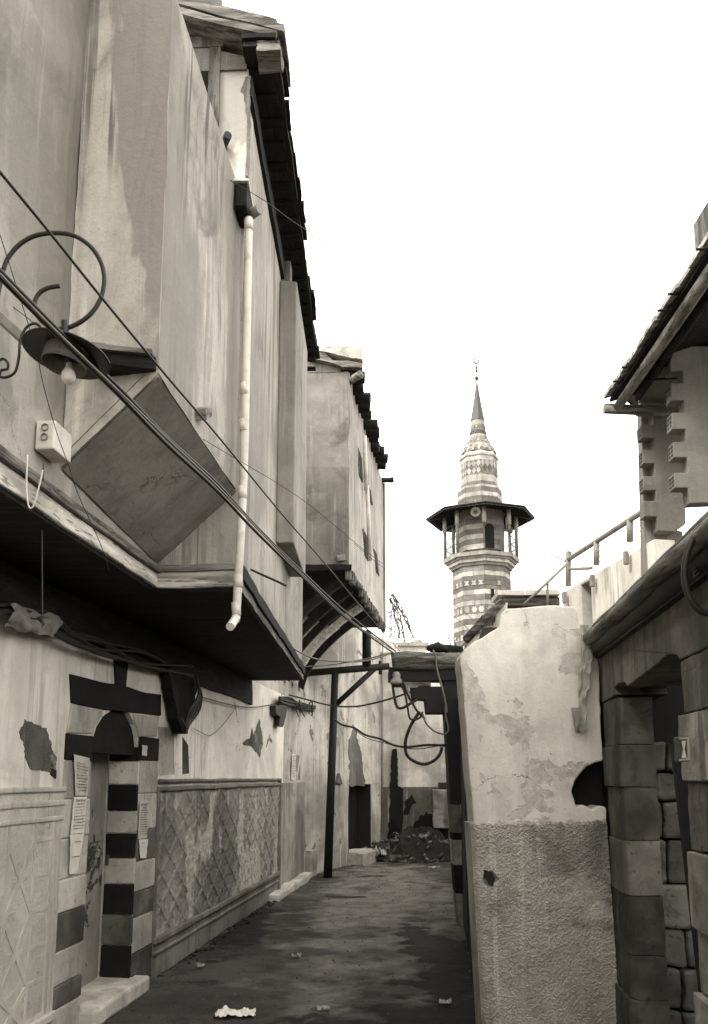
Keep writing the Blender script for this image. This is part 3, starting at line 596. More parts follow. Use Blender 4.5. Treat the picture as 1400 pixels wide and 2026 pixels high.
m = MB(); m.poly(L3, [(668, 1545), (672, 1530), (676, 1545), (678, 1552), (668, 1550)], .05, .06); part(m, 'niche_hood', 'sooty', h2)
m = MB(); m.poly(L3, jag([(690, 1470), (700, 1432), (712, 1480), (722, 1555), (692, 1555)], 5, 4), .012, .03); part(m, 'bare_patch', 'bare', h2)
m = MB(); m.tube([L3.w(757, 1240, .06), L3.w(756, 1440, .06), L3.w(755, 1590, .06)], .018, 6); part(m, 'conduit', 'steel', h2)
# conduit by the kerb
m = MB(); m.tube([PA.w(628, 1340, .05), PA.w(624, 1560, .05), PA.w(619, 1730, .05)], .028, 8); cd = part(m, 'wall_conduit', 'steel', h2)
for y in (1440, 1600, 1655): m = MB(); p = PA.w(626 - (y - 1400) * .022, y, .06); m.tube([p + Vector((0, 0, .03)), p - Vector((0, 0, .03))], .042, 8); m.build('pipe_clamp', M['iron'], cd)

# ================================================================== end of the alley
ew = thing('alley_end_wall', 'stained plaster wall closing the far end of the alley behind the cable loop', 'wall', (1.4, 18, 0))
YE = 18.0; PE = Plane((.0, YE), (6.0, YE)); zE = atY(800, 1290, YE).z; zE2 = atY(830, 1557, YE).z
m = MB(); m.wbox(PE, 0, 6, 0, zE, -.4, 0); part(m, 'wall', 'endwall', ew, rough=.02, cell=.5)
m = MB(); m.wbox(PE, .4, 6, 0, zE2, -.02, .02); part(m, 'dado', 'enddado', ew, rough=.01, cell=.4)
m = MB(); m.poly(PE, jag([(775, 1482), (785, 1480), (787, 1555), (798, 1562), (796, 1640), (808, 1695), (758, 1695), (769, 1640), (771, 1560)], 4, 2.5), .03, .02); part(m, 'soot_stain', 'basalt', ew)
m = MB(); m.poly(PE, jag([(797, 1612), (806, 1577), (816, 1572), (822, 1588), (812, 1598), (806, 1614)], 4, 4), .027, .02); part(m, 'soot_stain', 'basalt', ew); m = MB(); m.poly(PE, jag([(812, 1640), (826, 1618), (845, 1606), (860, 1620), (886, 1612), (890, 1700), (796, 1700), (806, 1660)], 4, 5), .027, .02); part(m, 'soot_stain', 'basalt', ew)
tk = thing('meter_cabinet', 'pale damaged meter cabinet on the end wall beside the blackened gate post', 'cabinet', tuple(PE.w(870, 1620)))
m = MB(); m.poly(PE, [(855, 1562), (886, 1562), (888, 1640), (858, 1640)], .22, .2); part(m, 'body', 'jambp', tk, bevel=.02, rough=.02, cell=.12)
m = MB(); m.poly(PE, [(868, 1548), (884, 1548), (884, 1562), (868, 1562)], .2, .15); part(m, 'lid', 'iron', tk, bevel=.01)
hp_ = MB(); cG = G(845, 1705)
def heap(u, v):
    a_ = 2 * math.pi * u; r = v; x = cG.x - .25 + 1.15 * r * math.cos(a_); y = cG.y + .55 + .8 * r * math.sin(a_)
    return (x, y, -.02 + (1 - r * r) * .5 * (1 + .6 * noise.fractal(Vector((x, y, 0)) * 2.2, 1, 2, 4)) + .07 * abs(noise.fractal(Vector((x, y, 1)) * 7, .6, 2, 4)))
hp_.grid(heap, 120, 50); tag(hp_.build('rubbish_heap', M['rubbish'], None, recalc=False), 'low dark heap of rubbish and earth at the foot of the end wall', 'rubbish heap', kind='stuff')
def scrap(label, p, s, mat='paper', ht=.05, name='litter', cat='litter', group=None):
    m = MB(); sd_ = random.uniform(0, 99)
    def f(u, v):
        x, y = (u - .5) * s[0], (v - .5) * s[1]; e = 1 - .25 * noise.noise(Vector((u * 3, v * 3, sd_)))
        return (p.x + x * e, p.y + y * e, p.z + .012 + ht * abs(noise.fractal(Vector((u * 3.4, v * 3.4, sd_)), .8, 2.2, 4)) * 1.4)
    m.grid(f, 22, 22, smooth=True); return tag(m.build(name, M[mat], None, recalc=False), label, cat, group)
scrap('crumpled white plastic bag lying on the asphalt in the foreground', G(466, 2010), (.26, .15), 'paper', .035, 'plastic_bag', 'bag')
scrap('pale crushed paper on the rubbish heap below the sooty corner', Vector((cG.x - .9, cG.y + .0, .12)), (.22, .2), 'paperg', .14, 'paper_scrap', 'litter')
scrap('flat pale paper scrap at the front of the rubbish heap', G(818, 1697) + Vector((0, 0, .15)), (.25, .2), 'paper', .1, 'paper_scrap', 'litter')
for px, lb in (((708, 1698), 'white litter lying in the far doorway'), ((390, 1822), 'small pale scrap in the gutter by the lozenge dado'), ((395, 1915), 'flattened can lying near the kerb in front of the striped door'), ((880, 1990), 'crumpled wrapper on the dark asphalt by the roughcast wall'), ((586, 1897), 'tiny pale chip in the middle of the alley'), ((640, 2003), 'thin scrap of paper on the asphalt right of the white bag'), ((858, 1720), 'pale scrap near the gate post at the far end')):
    p = G(*px); scrap(lb, Vector((p.x, p.y, gz(p.x, p.y))) + Vector((0, 0, .2 if px[0] == 708 else 0)), (.08, .05) if p.y < 9 else (.2, .12), 'rag', .03, 'litter_scrap')
random.seed(33); dm = MB()
for k in range(90):
    a_ = random.uniform(0, 6.28); r = random.uniform(.1, 1) ** .6; x = cG.x - .25 + 1.2 * r * math.cos(a_); y = cG.y + .5 + .85 * r * math.sin(a_); z = (1 - r * r) * .5 + .02; w_ = random.uniform(.03, .11)
    d1 = Vector((random.uniform(-1, 1), random.uniform(-1, 1), random.uniform(-.4, .4))).normalized(); d2 = d1.orthogonal().normalized(); dm.box((x, y, z), d1 * w_, d2 * w_ * random.uniform(.3, .9), d1.cross(d2) * random.uniform(.01, .05))
tag(dm.build('rubble', M['rubble'], None), 'pale bits of broken plaster and rubble scattered on the rubbish heap', 'rubble', kind='stuff')
# dark gutter rubbish
m = MB()
for k in range(70):
    q = random.uniform(0, 1); p = PA.pt(sA + (sB - sA) * q, .0, random.uniform(.03, .16)); s_ = random.uniform(.01, .03); m.ball((p.x, p.y, s_ * .4), s_, 6, .6)
tag(m.build('gutter_grit', M['rubbish'], None, recalc=False), 'dark grit and rubble gathered along the left wall foot', 'grit', kind='stuff')
random.seed(51); gm_ = MB()
for k in range(900):
    y = 4.2 + 12 * random.random() ** 1.3; side = random.random(); xl = PA.pt(PA.sY(y), 0).x + .05; xr = .85 + max(0, y - 5.4) * .08
    t = side ** 2.2 if random.random() < .6 else 1 - side ** 3; x = xl + (xr - xl) * t; z = gz(x, y); s_ = random.uniform(.004, .016)
    d1 = Vector((random.uniform(-1, 1), random.uniform(-1, 1), random.uniform(-.3, .3))).normalized(); d2 = d1.orthogonal().normalized(); gm_.box((x, y, z + s_ * .3), d1 * s_, d2 * s_ * random.uniform(.5, 1), d1.cross(d2) * s_ * .6)
tag(gm_.build('gravel', M['sooty'], None), 'loose grit and chips strewn along the edges of the alley', 'gravel', kind='stuff')
# pale rooftop far beyond
fb = thing('distant_house', 'pale flat-roofed building just showing above the end wall', 'house', (6, 60, 0))
m = MB(); a_ = atY(768, 1283, 60); b_ = atY(842, 1272, 60); m.bx(a_.x, b_.x, 60, 66, 0, b_.z - .25); part(m, 'wall', 'pale', fb)
m = MB(); m.bx(a_.x - .3, b_.x + .2, 59.7, 66, b_.z - .25, b_.z); part(m, 'roof_slab', 'mlight', fb)
m = MB(); c_ = atY(826, 1268, 60); m.lathe((c_.x, 61, c_.z - .3), [(0.4, 0), (.5, .3), (.35, .55), (.02, .6)], 12); part(m, 'roof_tank', 'steel', fb)

# ================================================================== minaret
CX, CY = 6.85, 45.0; KP = .0271; FC = -8.6
def zf(y, rp): return atY(953, y, CY - rp * KP).z
def va(k): return R(6 + FC + 45 * k)
def vp(k, r, z): return Vector((CX + r * math.sin(va(k)), CY - r * math.cos(va(k)), z))
mn = thing('minaret', 'tall octagonal minaret of striped stone with roofed balcony and pointed cone, beyond the roofs', 'minaret', (CX, CY, 0))
def course(rp, y0, y1, mat, nm='stone_course', split=2, ri=.35):
    r = rp * KP; z1, z0 = zf(y0, rp), zf(y1, rp)
    for k in range(-4, 4):
        for j in range(split):
            a_ = vp(k, r, z0).lerp(vp(k + 1, r, z0), j / split); b_ = vp(k, r, z0).lerp(vp(k + 1, r, z0), (j + 1) / split)
            ce = Vector((CX, CY, z0)); g_ = (b_ - a_) * .008
            m = MB(); m.prism([a_ + g_, b_ - g_, b_.lerp(ce, .25), a_.lerp(ce, .25)], (0, 0, z1 - z0 - .015)); m.build(nm, M[mat], mn)
core = MB(); core.lathe((CX, CY, 0), [(56 * KP, 0), (56 * KP, zf(1108, 56))], 8, va(0) - R(90), False); part(core, 'core', 'mgrey', mn)
Y0 = [1116, 1127, 1136.5, 1146, 1156, 1164, 1174, 1185, 1195, 1212, 1222, 1233, 1243, 1253, 1263, 1274, 1290]
MT = ['mgrey', 'mlight', 'mdark', 'mdark', 'mdark', 'mlight', 'mdark', 'mlight', 'mdark', 'mlight', 'mdark', 'mlight', 'mdark', 'mdark', 'mdark', 'mlight']
for k, mt in enumerate(MT): course(57.5, Y0[k], Y0[k + 1], mt, split=2 if mt == 'mlight' and k < 8 else 1)
# inlays on the near facets
def facet(k, rp): r = rp * KP; a_, b_ = vp(k, r, 0), vp(k + 1, r, 0); return Plane((a_.x, a_.y), (b_.x, b_.y))
def inlay(k, rp, shapes, y0, y1, mat, o=.02):
    Pf = facet(k, rp); z1, z0 = zf(y0, rp), zf(y1, rp)
    for cx, poly in shapes:
        m = MB(); m.prism([Pf.pt(Pf.len * .5 + (cx + x) * Pf.len, z0 + (z1 - z0) * y, o) for x, y in poly], -Pf.n * .05); part(m, 'inlay', mat, mn)
hour = [(-.12, 0), (.12, 0), (.055, .5), (.12, 1), (-.12, 1), (-.055, .5)]
star = [(.13 * math.cos(a2) * (1 if i % 2 == 0 else .8), .5 + .5 * math.sin(a2) * (1 if i % 2 == 0 else .8)) for i in range(12) for a2 in (math.pi * i / 6,)]
for k in (-2, -1):
    inlay(k, 57.5, [(c_, hour) for c_ in (-.32, 0, .32)], 1146.5, 1155.5, 'mlight'); inlay(k, 57.5, [(c_, hour) for c_ in (-.32, 0, .32)], 1253, 1263, 'mlight')
    inlay(k, 57.5, [(c_, star) for c_ in (-.32, 0, .32)], 1197, 1211, 'mlight')
inlay(0, 57.5, [(0.2, hour)], 1146.5, 1155.5, 'mlight'); inlay(0, 57.5, [(c_, star) for c_ in (-.3, 0.05)], 1197, 1211, 'mlight')
Pf = facet(0, 57.5); m = MB(); q = Pf.hit(974, 1175)[0]; m.wbox(Pf, q - .09, q + .09, zf(1185, 57), zf(1164, 57), -.03, .03); part(m, 'slit_window', 'basalt', mn)
# balcony
for rp, y0, y1, mt in ((61, 1108, 1116, 'mgrey'), (66, 1101, 1109, 'mlight'), (70, 1095, 1102, 'mgrey'), (75, 1088, 1096, 'mlight')):
    m = MB(); m.lathe((CX, CY, 0), [(.5, zf(y1, rp)), (rp * KP, zf(y1, rp) + .02), (rp * KP * 1.02, zf(y0, rp)), (.5, zf(y0, rp))], 8, va(0) - R(90), False); part(m, 'balcony_cornice', mt, mn)
zfl = zf(1088, 75)
Ys = [1084, 1074, 1064, 1054, 1044, 1034, 1024, 996]
for k in range(7): 
    r = 47; z1, z0 = zf(Ys[k + 1], r), zf(Ys[k], r)
    for f in range(-4, 4):
        a_, b_ = vp(f, r * KP, z0), vp(f + 1, r * KP, z0); ce = Vector((CX, CY, z0))
        mt = ('mlight' if k % 2 == 0 else 'mdark') if f in (-2, -1, 2, 3) and k < 6 else 'mgrey'
        m = MB(); m.prism([a_, b_, b_.lerp(ce, .3), a_.lerp(ce, .3)], (0, 0, z1 - z0 - .01)); m.build('drum_course', M[mt], mn)
Pd = facet(0, 47); qd = Pd.hit(968, 1060)[0]; za_, zb3 = zf(1083, 47), zf(1042, 47)
m = MB(); m.prism([Pd.pt(qd - .26, za_, .04), Pd.pt(qd + .26, za_, .04), Pd.pt(qd + .26, zb3, .04), Pd.pt(qd + .18, zb3 + .16, .04), Pd.pt(qd, zb3 + .22, .04), Pd.pt(qd - .18, zb3 + .16, .04), Pd.pt(qd - .26, zb3, .04)], -Pd.n * .06); part(m, 'doorway', 'basalt', mn)
zc = zf(1012, 72)
for k in range(-4, 4):
    a_ = vp(k, 71 * KP, zfl); m = MB(); m.tube([a_ if k else Vector((a_.x, a_.y, zc - .5)), Vector((a_.x, a_.y, zc + .45))], .085, 6); po = part(m, 'balcony_post', 'mgrey', mn)
    m = MB(); m.tube([Vector((a_.x, a_.y, zc - .55)), Vector((a_.x, a_.y, zc + .3))], .11, 6); m.build('post_sleeve', M['mlight'], po)
    if k in (-1, 0): continue
    b_ = vp(k + 1, 71 * KP, zfl); m = MB()
    for zz in (.08, .55, 1.0): m.tube([a_ + Vector((0, 0, zz)), b_ + Vector((0, 0, zz))], .025, 5)
    for j in range(1, 9):
        p = a_.lerp(b_, j / 9); m.tube([p + Vector((0, 0, .08)), p + Vector((0, 0, 1))], .014, 4)
    part(m, 'railing', 'lead', mn, recalc=False)
ro = 107 * KP; ri = 60 * KP; zo = zf(993, 107)
m = MB(); m.lathe((CX, CY, 0), [(46 * KP, zo + .35), (ro, zo - .08), (ro, zo + .06), (45 * KP, zo + .62)], 8, va(0) - R(90), False); cn = part(m, 'canopy', 'wgreyz', mn)
m = MB()
for k in range(-4, 4):
    a_, b_ = vp(k, ro, zo), vp(k + 1, ro, zo); m.tube([a_, b_], .06, 5)
    for j in range(1, 8):
        p = a_.lerp(b_, j / 8); ce = Vector((CX, CY, zo)); m.tube([p.lerp(ce, .03) + Vector((0, 0, -.08)), p.lerp(ce, .5) + Vector((0, 0, .18))], .04, 4)
m.build('canopy_rafter', M['wdarkz'], cn, recalc=False)
# drums, dome, cone, finial
for y0, y1, mt in ((978, 990, 'mdark'), (970, 979, 'mlight'), (960, 970.5, 'mdark'), (956, 961, 'mlight')): course(45, y0, y1, mt, 'drum_stone', 1)
for y0, y1, mt in ((949, 957, 'mdark'), (936, 949.5, 'mlight'), (907, 936.5, 'mgrey'), (897, 907.5, 'mlight')): course(37.5, y0, y1, mt, 'drum_stone', 1)
core2 = MB(); core2.lathe((CX, CY, 0), [(43 * KP, zf(1000, 43)), (43 * KP, zf(958, 45)), (36 * KP, zf(957, 37)), (36 * KP, zf(897, 36))], 8, va(0) - R(90), False); part(core2, 'core', 'mgrey', mn)
dia = [(0, 0), (.165, .5), (0, 1), (-.165, .5)]
for k in (-2, -1, 0, 1):
    zz = [(y0 + (y1 - y0)) for y0, y1 in ((0, 1),)]
    inlay(k, 37.5, [(c_, dia) for c_ in (-.34, 0, .34)], 907.5, 922, 'mlight'); inlay(k, 37.5, [(c_, dia) for c_ in (-.34, 0, .34)], 922, 936, 'mlight' if k < 0 else 'mgrey')
    inlay(k, 37.5, [(c_, dia) for c_ in (-.17, .17)], 914.5, 929, 'mdark', .028)
def prof(l): return [(rp * KP, zf(y, rp)) for rp, y in l]
m = MB(); m.lathe((CX, CY, 0), prof([(37, 899), (40, 897), (40, 893), (36, 889)]), 8, va(0) - R(90), False); part(m, 'cornice', 'mlight', mn)
pr = [(36, 889), (34, 883), (27, 874), (20, 866), (17, 857), (15.5, 848), (14.5, 838), (13.5, 829)]
for k in range(len(pr) - 1):
    (r0, y0), (r1, y1) = pr[k], pr[k + 1]
    m = MB(); m.lathe((CX, CY, 0), prof([(r0, y0), (r1 + .3, y1 + .4), (r1 - .6, y1)]), 16, 0, False); part(m, 'dome_course', ['mgrey', 'mlight', 'mgrey', 'mlight', 'mdark', 'mgrey', 'mlight'][k], mn)
    if k < 6:
        z_ = (zf(y0, r0) + zf(y1, r1)) / 2
        for j in range(9):
            a2 = R(-75 + j * 19 + FC + (k % 2) * 9); r_ = (r0 + r1) / 2 * KP; u_ = Vector((math.cos(a2), math.sin(a2), 0)); n_ = Vector((math.sin(a2), -math.cos(a2), (r0 - r1) / max(y0 - y1, 1) * .6)).normalized()
            p = Vector((CX + r_ * math.sin(a2), CY - r_ * math.cos(a2), z_)); v_ = n_.cross(u_)
            m = MB(); m.box(p - u_ * .07 * r_ - v_ * .07 - n_ * .04, u_ * .14 * r_, v_ * .14, n_ * .065); part(m, 'dome_tile', random.choice(['mlight', 'mlight', 'mgrey']) if k != 4 else 'lead', mn)
m = MB(); m.lathe((CX, CY, 0), prof([(13, 829), (14.8, 828), (14, 824), (8, 795), (1.6, 757)]), 8, va(0) - R(90), False); part(m, 'lead_cone', 'lead', mn)
m = MB(); zt_ = zf(757, 1); m.tube([(CX, CY, zt_ - .2), (CX, CY, zf(722, 1))], .03, 6); fi = part(m, 'finial', 'lead', mn)
for y, r in ((748, .115), (733, .08), (727, .075)): m = MB(); m.ball((CX, CY, zf(y, 1)), r, 10); m.build('finial_ball', M['lead'], fi, recalc=False)
m = MB(); zc_ = zf(714, 1); cpts = [(CX + .12 * math.sin(R(t)), CY, zc_ - .16 * math.cos(R(t)) + .02) for t in range(-168, 169, 12)]; m.tube(cpts, [.022 + .022 * math.cos(R(t / 2.2)) for t in range(-168, 169, 12)], 6); m.build('crescent', M['lead'], fi, recalc=False)
# horn loudspeakers hung under the canopy
def horn(label, x, y, rad, ang, mat):
    p = atY(x, y, CY - 66 * KP); t = thing('horn_loudspeaker', label, 'loudspeaker', tuple(p)); ax = (math.sin(R(ang)), -math.cos(R(ang)), -.12)
    m = MB(); m.lathe(p, [(.05, -.45), (.07, -.3), (rad * .45, -.14), (rad * .9, -.02), (rad, .0), (rad * .97, .01), (rad * .8, -.05), (rad * .35, -.16)], 24, axis=ax); m.build('horn', M[mat], t, recalc=False)
    m = MB(); q = p + Vector(ax).normalized() * -.12; m.ball(q, rad * .3, 12); m.build('driver', M['steel'], t, recalc=False)
    m = MB(); m.tube([p - Vector(ax) * .3, p - Vector(ax) * .3 + Vector((0, 0, .7))], .02, 6); m.build('hanger', M['steel'], t)
horn('pale horn loudspeaker facing the alley under the minaret canopy', 940.5, 1012, .26, -8, 'white')
horn('dark horn loudspeaker turned away at the right of the minaret balcony', 1013, 1050, .18, 70, 'lead')

# ================================================================== right side: corner building
Y1 = 5.4; P1 = Plane((.2, Y1), (1.65, Y1))
c1 = thing('corner_building', 'peeling plaster corner building at right with roughcast base and broken top', 'building', (1.2, 7.5, 0))
m = MB()
m.poly(P1, jag([(910, 1300), (918, 1284), (940, 1270), (985, 1242), (990, 1218), (1002, 1205), (1080, 1197), (1138, 1200), (1143, 1212), (1144, 1238), (1168, 1244), (1186, 1320), (1192, 1505), (1178, 1508), (1160, 1517), (1148, 1530), (1136, 1546), (1131, 1566), (1137, 1585), (1140, 1598), (1152, 1592), (1172, 1602), (1188, 1594), (1198, 1598), (1201, 1645), (938, 1645)], 16, 1.8), 0, .3)
part(m, 'front_wall', 'r1', c1, bevel=.010, seg=2, rough=.004, cell=.07)
m = MB(); m.poly(P1, [(1100, 1490), (1215, 1490), (1222, 1620), (1100, 1620)], -.22, .03); part(m, 'hole_lining', 'black', c1)
# roughcast base: real relief
WV = []
def rc(u, v):
    zt_ = P1.hit(1000, 1624)[1] + .014 * noise.noise(Vector((u * 9, 0, 2))) + .010 * noise.noise(Vector((u * 40, 0, 2))); z = zt_ * v; y_ = P1.pt(0, z)
    yy = 1630 + (1 - v) * 440
    xl = P1.hit(931 + (yy - 1622) * .0585, yy)[0]; xr = P1.hit(1200 + (yy - 1640) * .066, yy)[0]
    q = xl + (xr - xl) * u; pz = Vector((q * 1.0, 3.3, z))
    n1 = .45 * noise.noise(pz * 55) + .9 * noise.noise(pz * 105) + .8 * noise.noise(pz * 170) - .4 * abs(noise.noise(pz * 38)); n2 = noise.fractal(pz * 6, 1, 2, 3)
    hole = 1 - min(math.dist((q, z), P1.hit(968, 1738)) / .05 + .35 * noise.noise(pz * 30), 1) if True else 0
    sc = noise.fractal(Vector((q * 3, 1, z * 6)), 1, 2, 4); e = 1 - math.dist((q * 1.0, z), P1.hit(1150, 1765)) / .22
    wv = min(max((e * 1.2 + sc * .8 - .25) / .4, 0), 1); WV.append(wv * .8)
    edge = min(u, 1 - u) ; rnd = -.05 * max(0, 1 - u / .045) ** 2
    lip = -.016 * max(0, (v - .985) / .015)
    return P1.pt(q, z,   .014 + .0068 * n1 * (1 - .6 * wv) + .006 * n2 + rnd + lip - .10 * max(0, hole))
m = MB(); m.grid(rc, 340, 540); rb = part(m, 'roughcast', 'r1d', c1, recalc=False)
hm = MB(); hm.poly(P1, jag([(957, 1722), (972, 1726), (979, 1738), (974, 1756), (966, 1748), (960, 1738)], 4, 2), .026, .02); part(hm, 'hole_shade', 'black', c1)  # black flake laid over the hole to paint its dark inside
rb.data.attributes.new('wear', 'FLOAT', 'POINT').data.foreach_set('value', WV)
m = MB(); zt_ = P1.hit(1000, 1630)[1]; ql = P1.hit(957, 2050)[0]; m.prism([P1.pt(ql, 0, -.03), P1.pt(P1.hit(1225, 2026)[0], 0, -.03), P1.pt(P1.hit(1199, 1640)[0], zt_, -.03), P1.pt(P1.hit(932, 1630)[0], zt_, -.03)], (0, .3, 0)); part(m, 'base_wall', 'r1d', c1)
# alley side: tarred boards, then the striped post
gb = G(905, 1830); YP = gb.y
PS = Plane((gb.x + .06, YP), (.80, Y1 + .06))
zsd = 2.55
m = MB(); m.wbox(PS, 0, PS.len, 0, zsd, -.3, -.03); part(m, 'side_wall', 'sooty', c1)
nb = 11
for k in range(nb):
    q0 = PS.len * k / nb; m = MB(); m.wbox(PS, q0 + .006, q0 + PS.len / nb - .004, .02, zsd - random.uniform(0, .12), -.028, random.uniform(-.004, .012)); part(m, 'board', 'black', c1, rough=.003)
m = MB(); m.prism([(1.0, Y1 + .3, 2.3), (3.4, Y1 + .3, 2.3), (3.4, 16, 2.3), (3.0, 16, 2.3), (gb.x + .25, YP, 2.3)], (0, 0, .1)); part(m, 'roof', 'roof', c1)
m = MB(); PS2 = Plane((3.2, 17.0), (gb.x + .25, YP + .5)); m.wbox(PS2, 0, PS2.len, 0, 2.5, -.3, 0); part(m, 'far_side_wall', 'sooty', c1, rough=.01)
# roof clutter above the front wall
m = MB(); a_ = atY(920, 1268, 6.4); b_ = atY(994, 1190, 6.4); m.tube([a_, a_.lerp(b_, .5) + Vector((0, 0, .01)), b_], [.03, .036, .032], 9); part(m, 'sloping_log', 'log', c1, recalc=False)
P64 = Plane((.5, 6.45), (2.5, 6.45))
m = MB(); m.poly(P64, [(985, 1196), (1003, 1190), (1000, 1240), (988, 1260), (978, 1262), (980, 1220)], 0, .15); part(m, 'whitewashed_pier', 'pale', c1, rough=.012, cell=.06)
m = MB(); m.poly(P64, [(926, 1268), (945, 1245), (978, 1238), (978, 1280), (925, 1300)], .02, .15); part(m, 'whitewashed_gable', 'pale', c1, rough=.014, cell=.06)
m = MB(); m.poly(P64, [(945, 1243), (976, 1236), (978, 1246), (946, 1252)], .05, .2); part(m, 'roof_board', 'wgreyx', c1, rough=.008, cell=.08)
m = MB(); m.poly(P64, [(950, 1240), (978, 1208), (980, 1238)], -.03, .05); part(m, 'gable_infill', 'wgreyz', c1)
# torn membrane at the right edge
rg = MB()
def rag(u, v):
    y = 1236 + 210 * v; x = 1146 + 22 * u + 5 * noise.noise(Vector((v * 6, u * 2, 1))) - (6 if v > .6 else 0) * (u) + 6 * math.sin(v * 7) * (1 - v)
    return P1.w(x, y, .03 + .035 * abs(noise.fractal(Vector((u * 3, v * 8, 4)), 1, 2, 3)) + .03 * u)
rg.grid(rag, 12, 40); tag(part(rg, 'torn_sheet', 'rag', None, recalc=False), 'torn strip of sheeting hanging down the plaster beside the stone doorway', 'torn sheet')
rg = MB()
def rag2(u, v):
    y = 1400 + 50 * v; x = 1130 + 8 * v + (30 - 20 * v) * u + 4 * noise.noise(Vector((u * 4, v * 4, 8))); return P1.w(x, y, .02 + .05 * v * (1 - u) + .012 * noise.noise(Vector((u * 3, v * 3, 2))))
rg.grid(rag2, 8, 10); tag(part(rg, 'plaster_flake', 'rag', None, recalc=False), 'loose curled flake at the bottom of the torn strip on the plaster wall', 'plaster flake')

# ---- striped gate post with log lintel
PP = Plane((gb.x - 1, YP), (gb.x + .5, YP))
gp = thing('gate_post', 'sooty striped gate post at the corner of the alley under the log', 'post', (gb.x, YP, 0))
ys = [1330, 1592, 1648, 1662, 1712, 1768, 1840]
def pxl(y): return 876 + (y - 1330) * .056 if y < 1740 else 899 + (y - 1740) * .09
mts = ['black', 'sooty', 'basalt', 'jambp', 'basalt', 'jambp']
for k, mt in enumerate(mts):
    y0, y1 = ys[k], ys[k + 1]; wd = 36 - 16 * (k > 0)
    m = MB(); m.poly(PP, [(pxl(y0), y0), (pxl(y0) + wd, y0), (pxl(y1) + wd, y1), (pxl(y1), y1)], 0, .3); part(m, 'post_timber' if k == 0 else 'post_stone', mt, gp, bevel=.01, rough=.008, cell=.2)
ll = thing('log_lintel', 'broken log and dark beam reaching from the gate post into the alley', 'log lintel', tuple(atY(845, 1345, YP)))
YLg = YP - .02
m = MB(); p0, p1 = atY(776, 1310, YLg), atY(917, 1308, YLg); m.tube([p0, p0.lerp(p1, .2) + Vector((0, 0, .01)), p0.lerp(p1, .45), p0.lerp(p1, .75) + Vector((0, 0, -.01)), p1], [.10, .115, .11, .10, .105], 14); part(m, 'log', 'log', ll, rough=.018, cell=.07)
m = MB(); q0, q1 = atY(770, 1336, YLg), atY(905, 1338, YLg); m.box(q0 + Vector((0, -.02, -.06)), (q1.x - q0.x, 0, 0), (0, .3, 0), (0, 0, .15)); part(m, 'beam', 'black', ll, rough=.012, cell=.1)
m = MB(); q0, q1 = atY(776, 1354, YLg), atY(852, 1352, YLg); m.box(q0 + Vector((0, 0, -.02)), (q1.x - q0.x, 0, 0), (0, .2, 0), (0, 0, .05)); part(m, 'lath', 'wgreyx', ll, rough=.006, cell=.08)
for x0, x1, y, r in ((850, 915, 1283, .05), (880, 918, 1290, .045)): m = MB(); m.tube([atY(x0, y, YLg + .1), atY(x1, y + 3, YLg + .1)], r, 8); part(m, 'stacked_branch', 'wdarkx', ll, rough=.02, cell=.06)
bxm = thing('switch_box', 'black metal box hanging under the log beside the gate post', 'box', tuple(atY(862, 1390, YLg)))
PL_ = Plane((.2, YLg), (1.6, YLg))
m = MB(); m.poly(PL_, [(812, 1358), (884, 1358), (884, 1412), (843, 1412), (840, 1385), (815, 1383)], .0, .2); part(m, 'case', 'black', bxm, bevel=.01)
m = MB(); m.poly(PL_, [(803, 1356), (826, 1356), (826, 1360), (808, 1361), (812, 1384), (806, 1384)], .01, .02); part(m, 'bracket', 'steel', bxm)
tw = MB()
random.seed(11)
def branch(m, p, d, ln, r, dep):
    pts = [p]; dv = Vector(d)
    for k in range(4): dv = (dv + Vector((random.uniform(-.3, .3), random.uniform(-.2, .2), random.uniform(-.25, .25)))).normalized(); pts.append(pts[-1] + dv * ln / 4)
    m.tube(pts, [r * (1 - .18 * k) for k in range(5)], 5)
    if dep: 
        for q in pts[1:4:2]: branch(m, q, dv + Vector((random.uniform(-1, 1), 0, random.uniform(-.3, 1))), ln * .55, r * .6, dep - 1)
for x, dx in ((893, -.35), (902, -.1), (912, .6), (920, .9)): branch(tw, atY(x, 1280, YLg + .15), (dx, 0, 1), .3, .008, 1)
tag(tw.build('dry_twigs', M['twig'], None, recalc=False), 'bare dry twigs sticking up from the log beside the broken wall top', 'twigs')
rl = MB(); rl.tube([atY(846, 1284, YLg + .05), atY(868, 1280, YLg + .0), atY(884, 1286, YLg + .05)], [.03, .055, .03], 8); tag(rl.build('bundle_of_cloth', M['black'], None, rough=.02, cell=.05), 'dark crumpled bundle lying on top of the log', 'bundle')

# ---- timber post and arm in the alley
fp = G(648, 1735); YW = fp.y
tp = thing('timber_post', 'slender black post beside the left wall with a braced arm under the second house', 'post', (fp.x, fp.y, 0))
tpz = atY(662, 1322, YW).z
m = MB(); topx = atY(663, 1322, YW); m.tube([fp - Vector((0, 0, .05)), fp.lerp(topx, .5), topx], [.072, .066, .06], 10); part(m, 'upright', 'black', tp, recalc=False)
ar0, ar1 = atY(604, 1332, YW), atY(770, 1318, YW)
m = MB(); m.tube([ar0, ar1], .06, 10); part(m, 'arm', 'black', tp, recalc=False)
m = MB(); m.tube([atY(662, 1396, YW), atY(740, 1324, YW)], .045, 8); part(m, 'brace', 'black', tp, recalc=False)
m = MB(); m.tube([atY(725, 1248, YW), atY(725, 1320, YW)], .075, 8); part(m, 'strut', 'wdarkz', tp, recalc=False)
m = MB(); m.tube([atY(752, 1308, YW), atY(752, 1334, YW)], .03, 6); part(m, 'bolt', 'iron', tp)

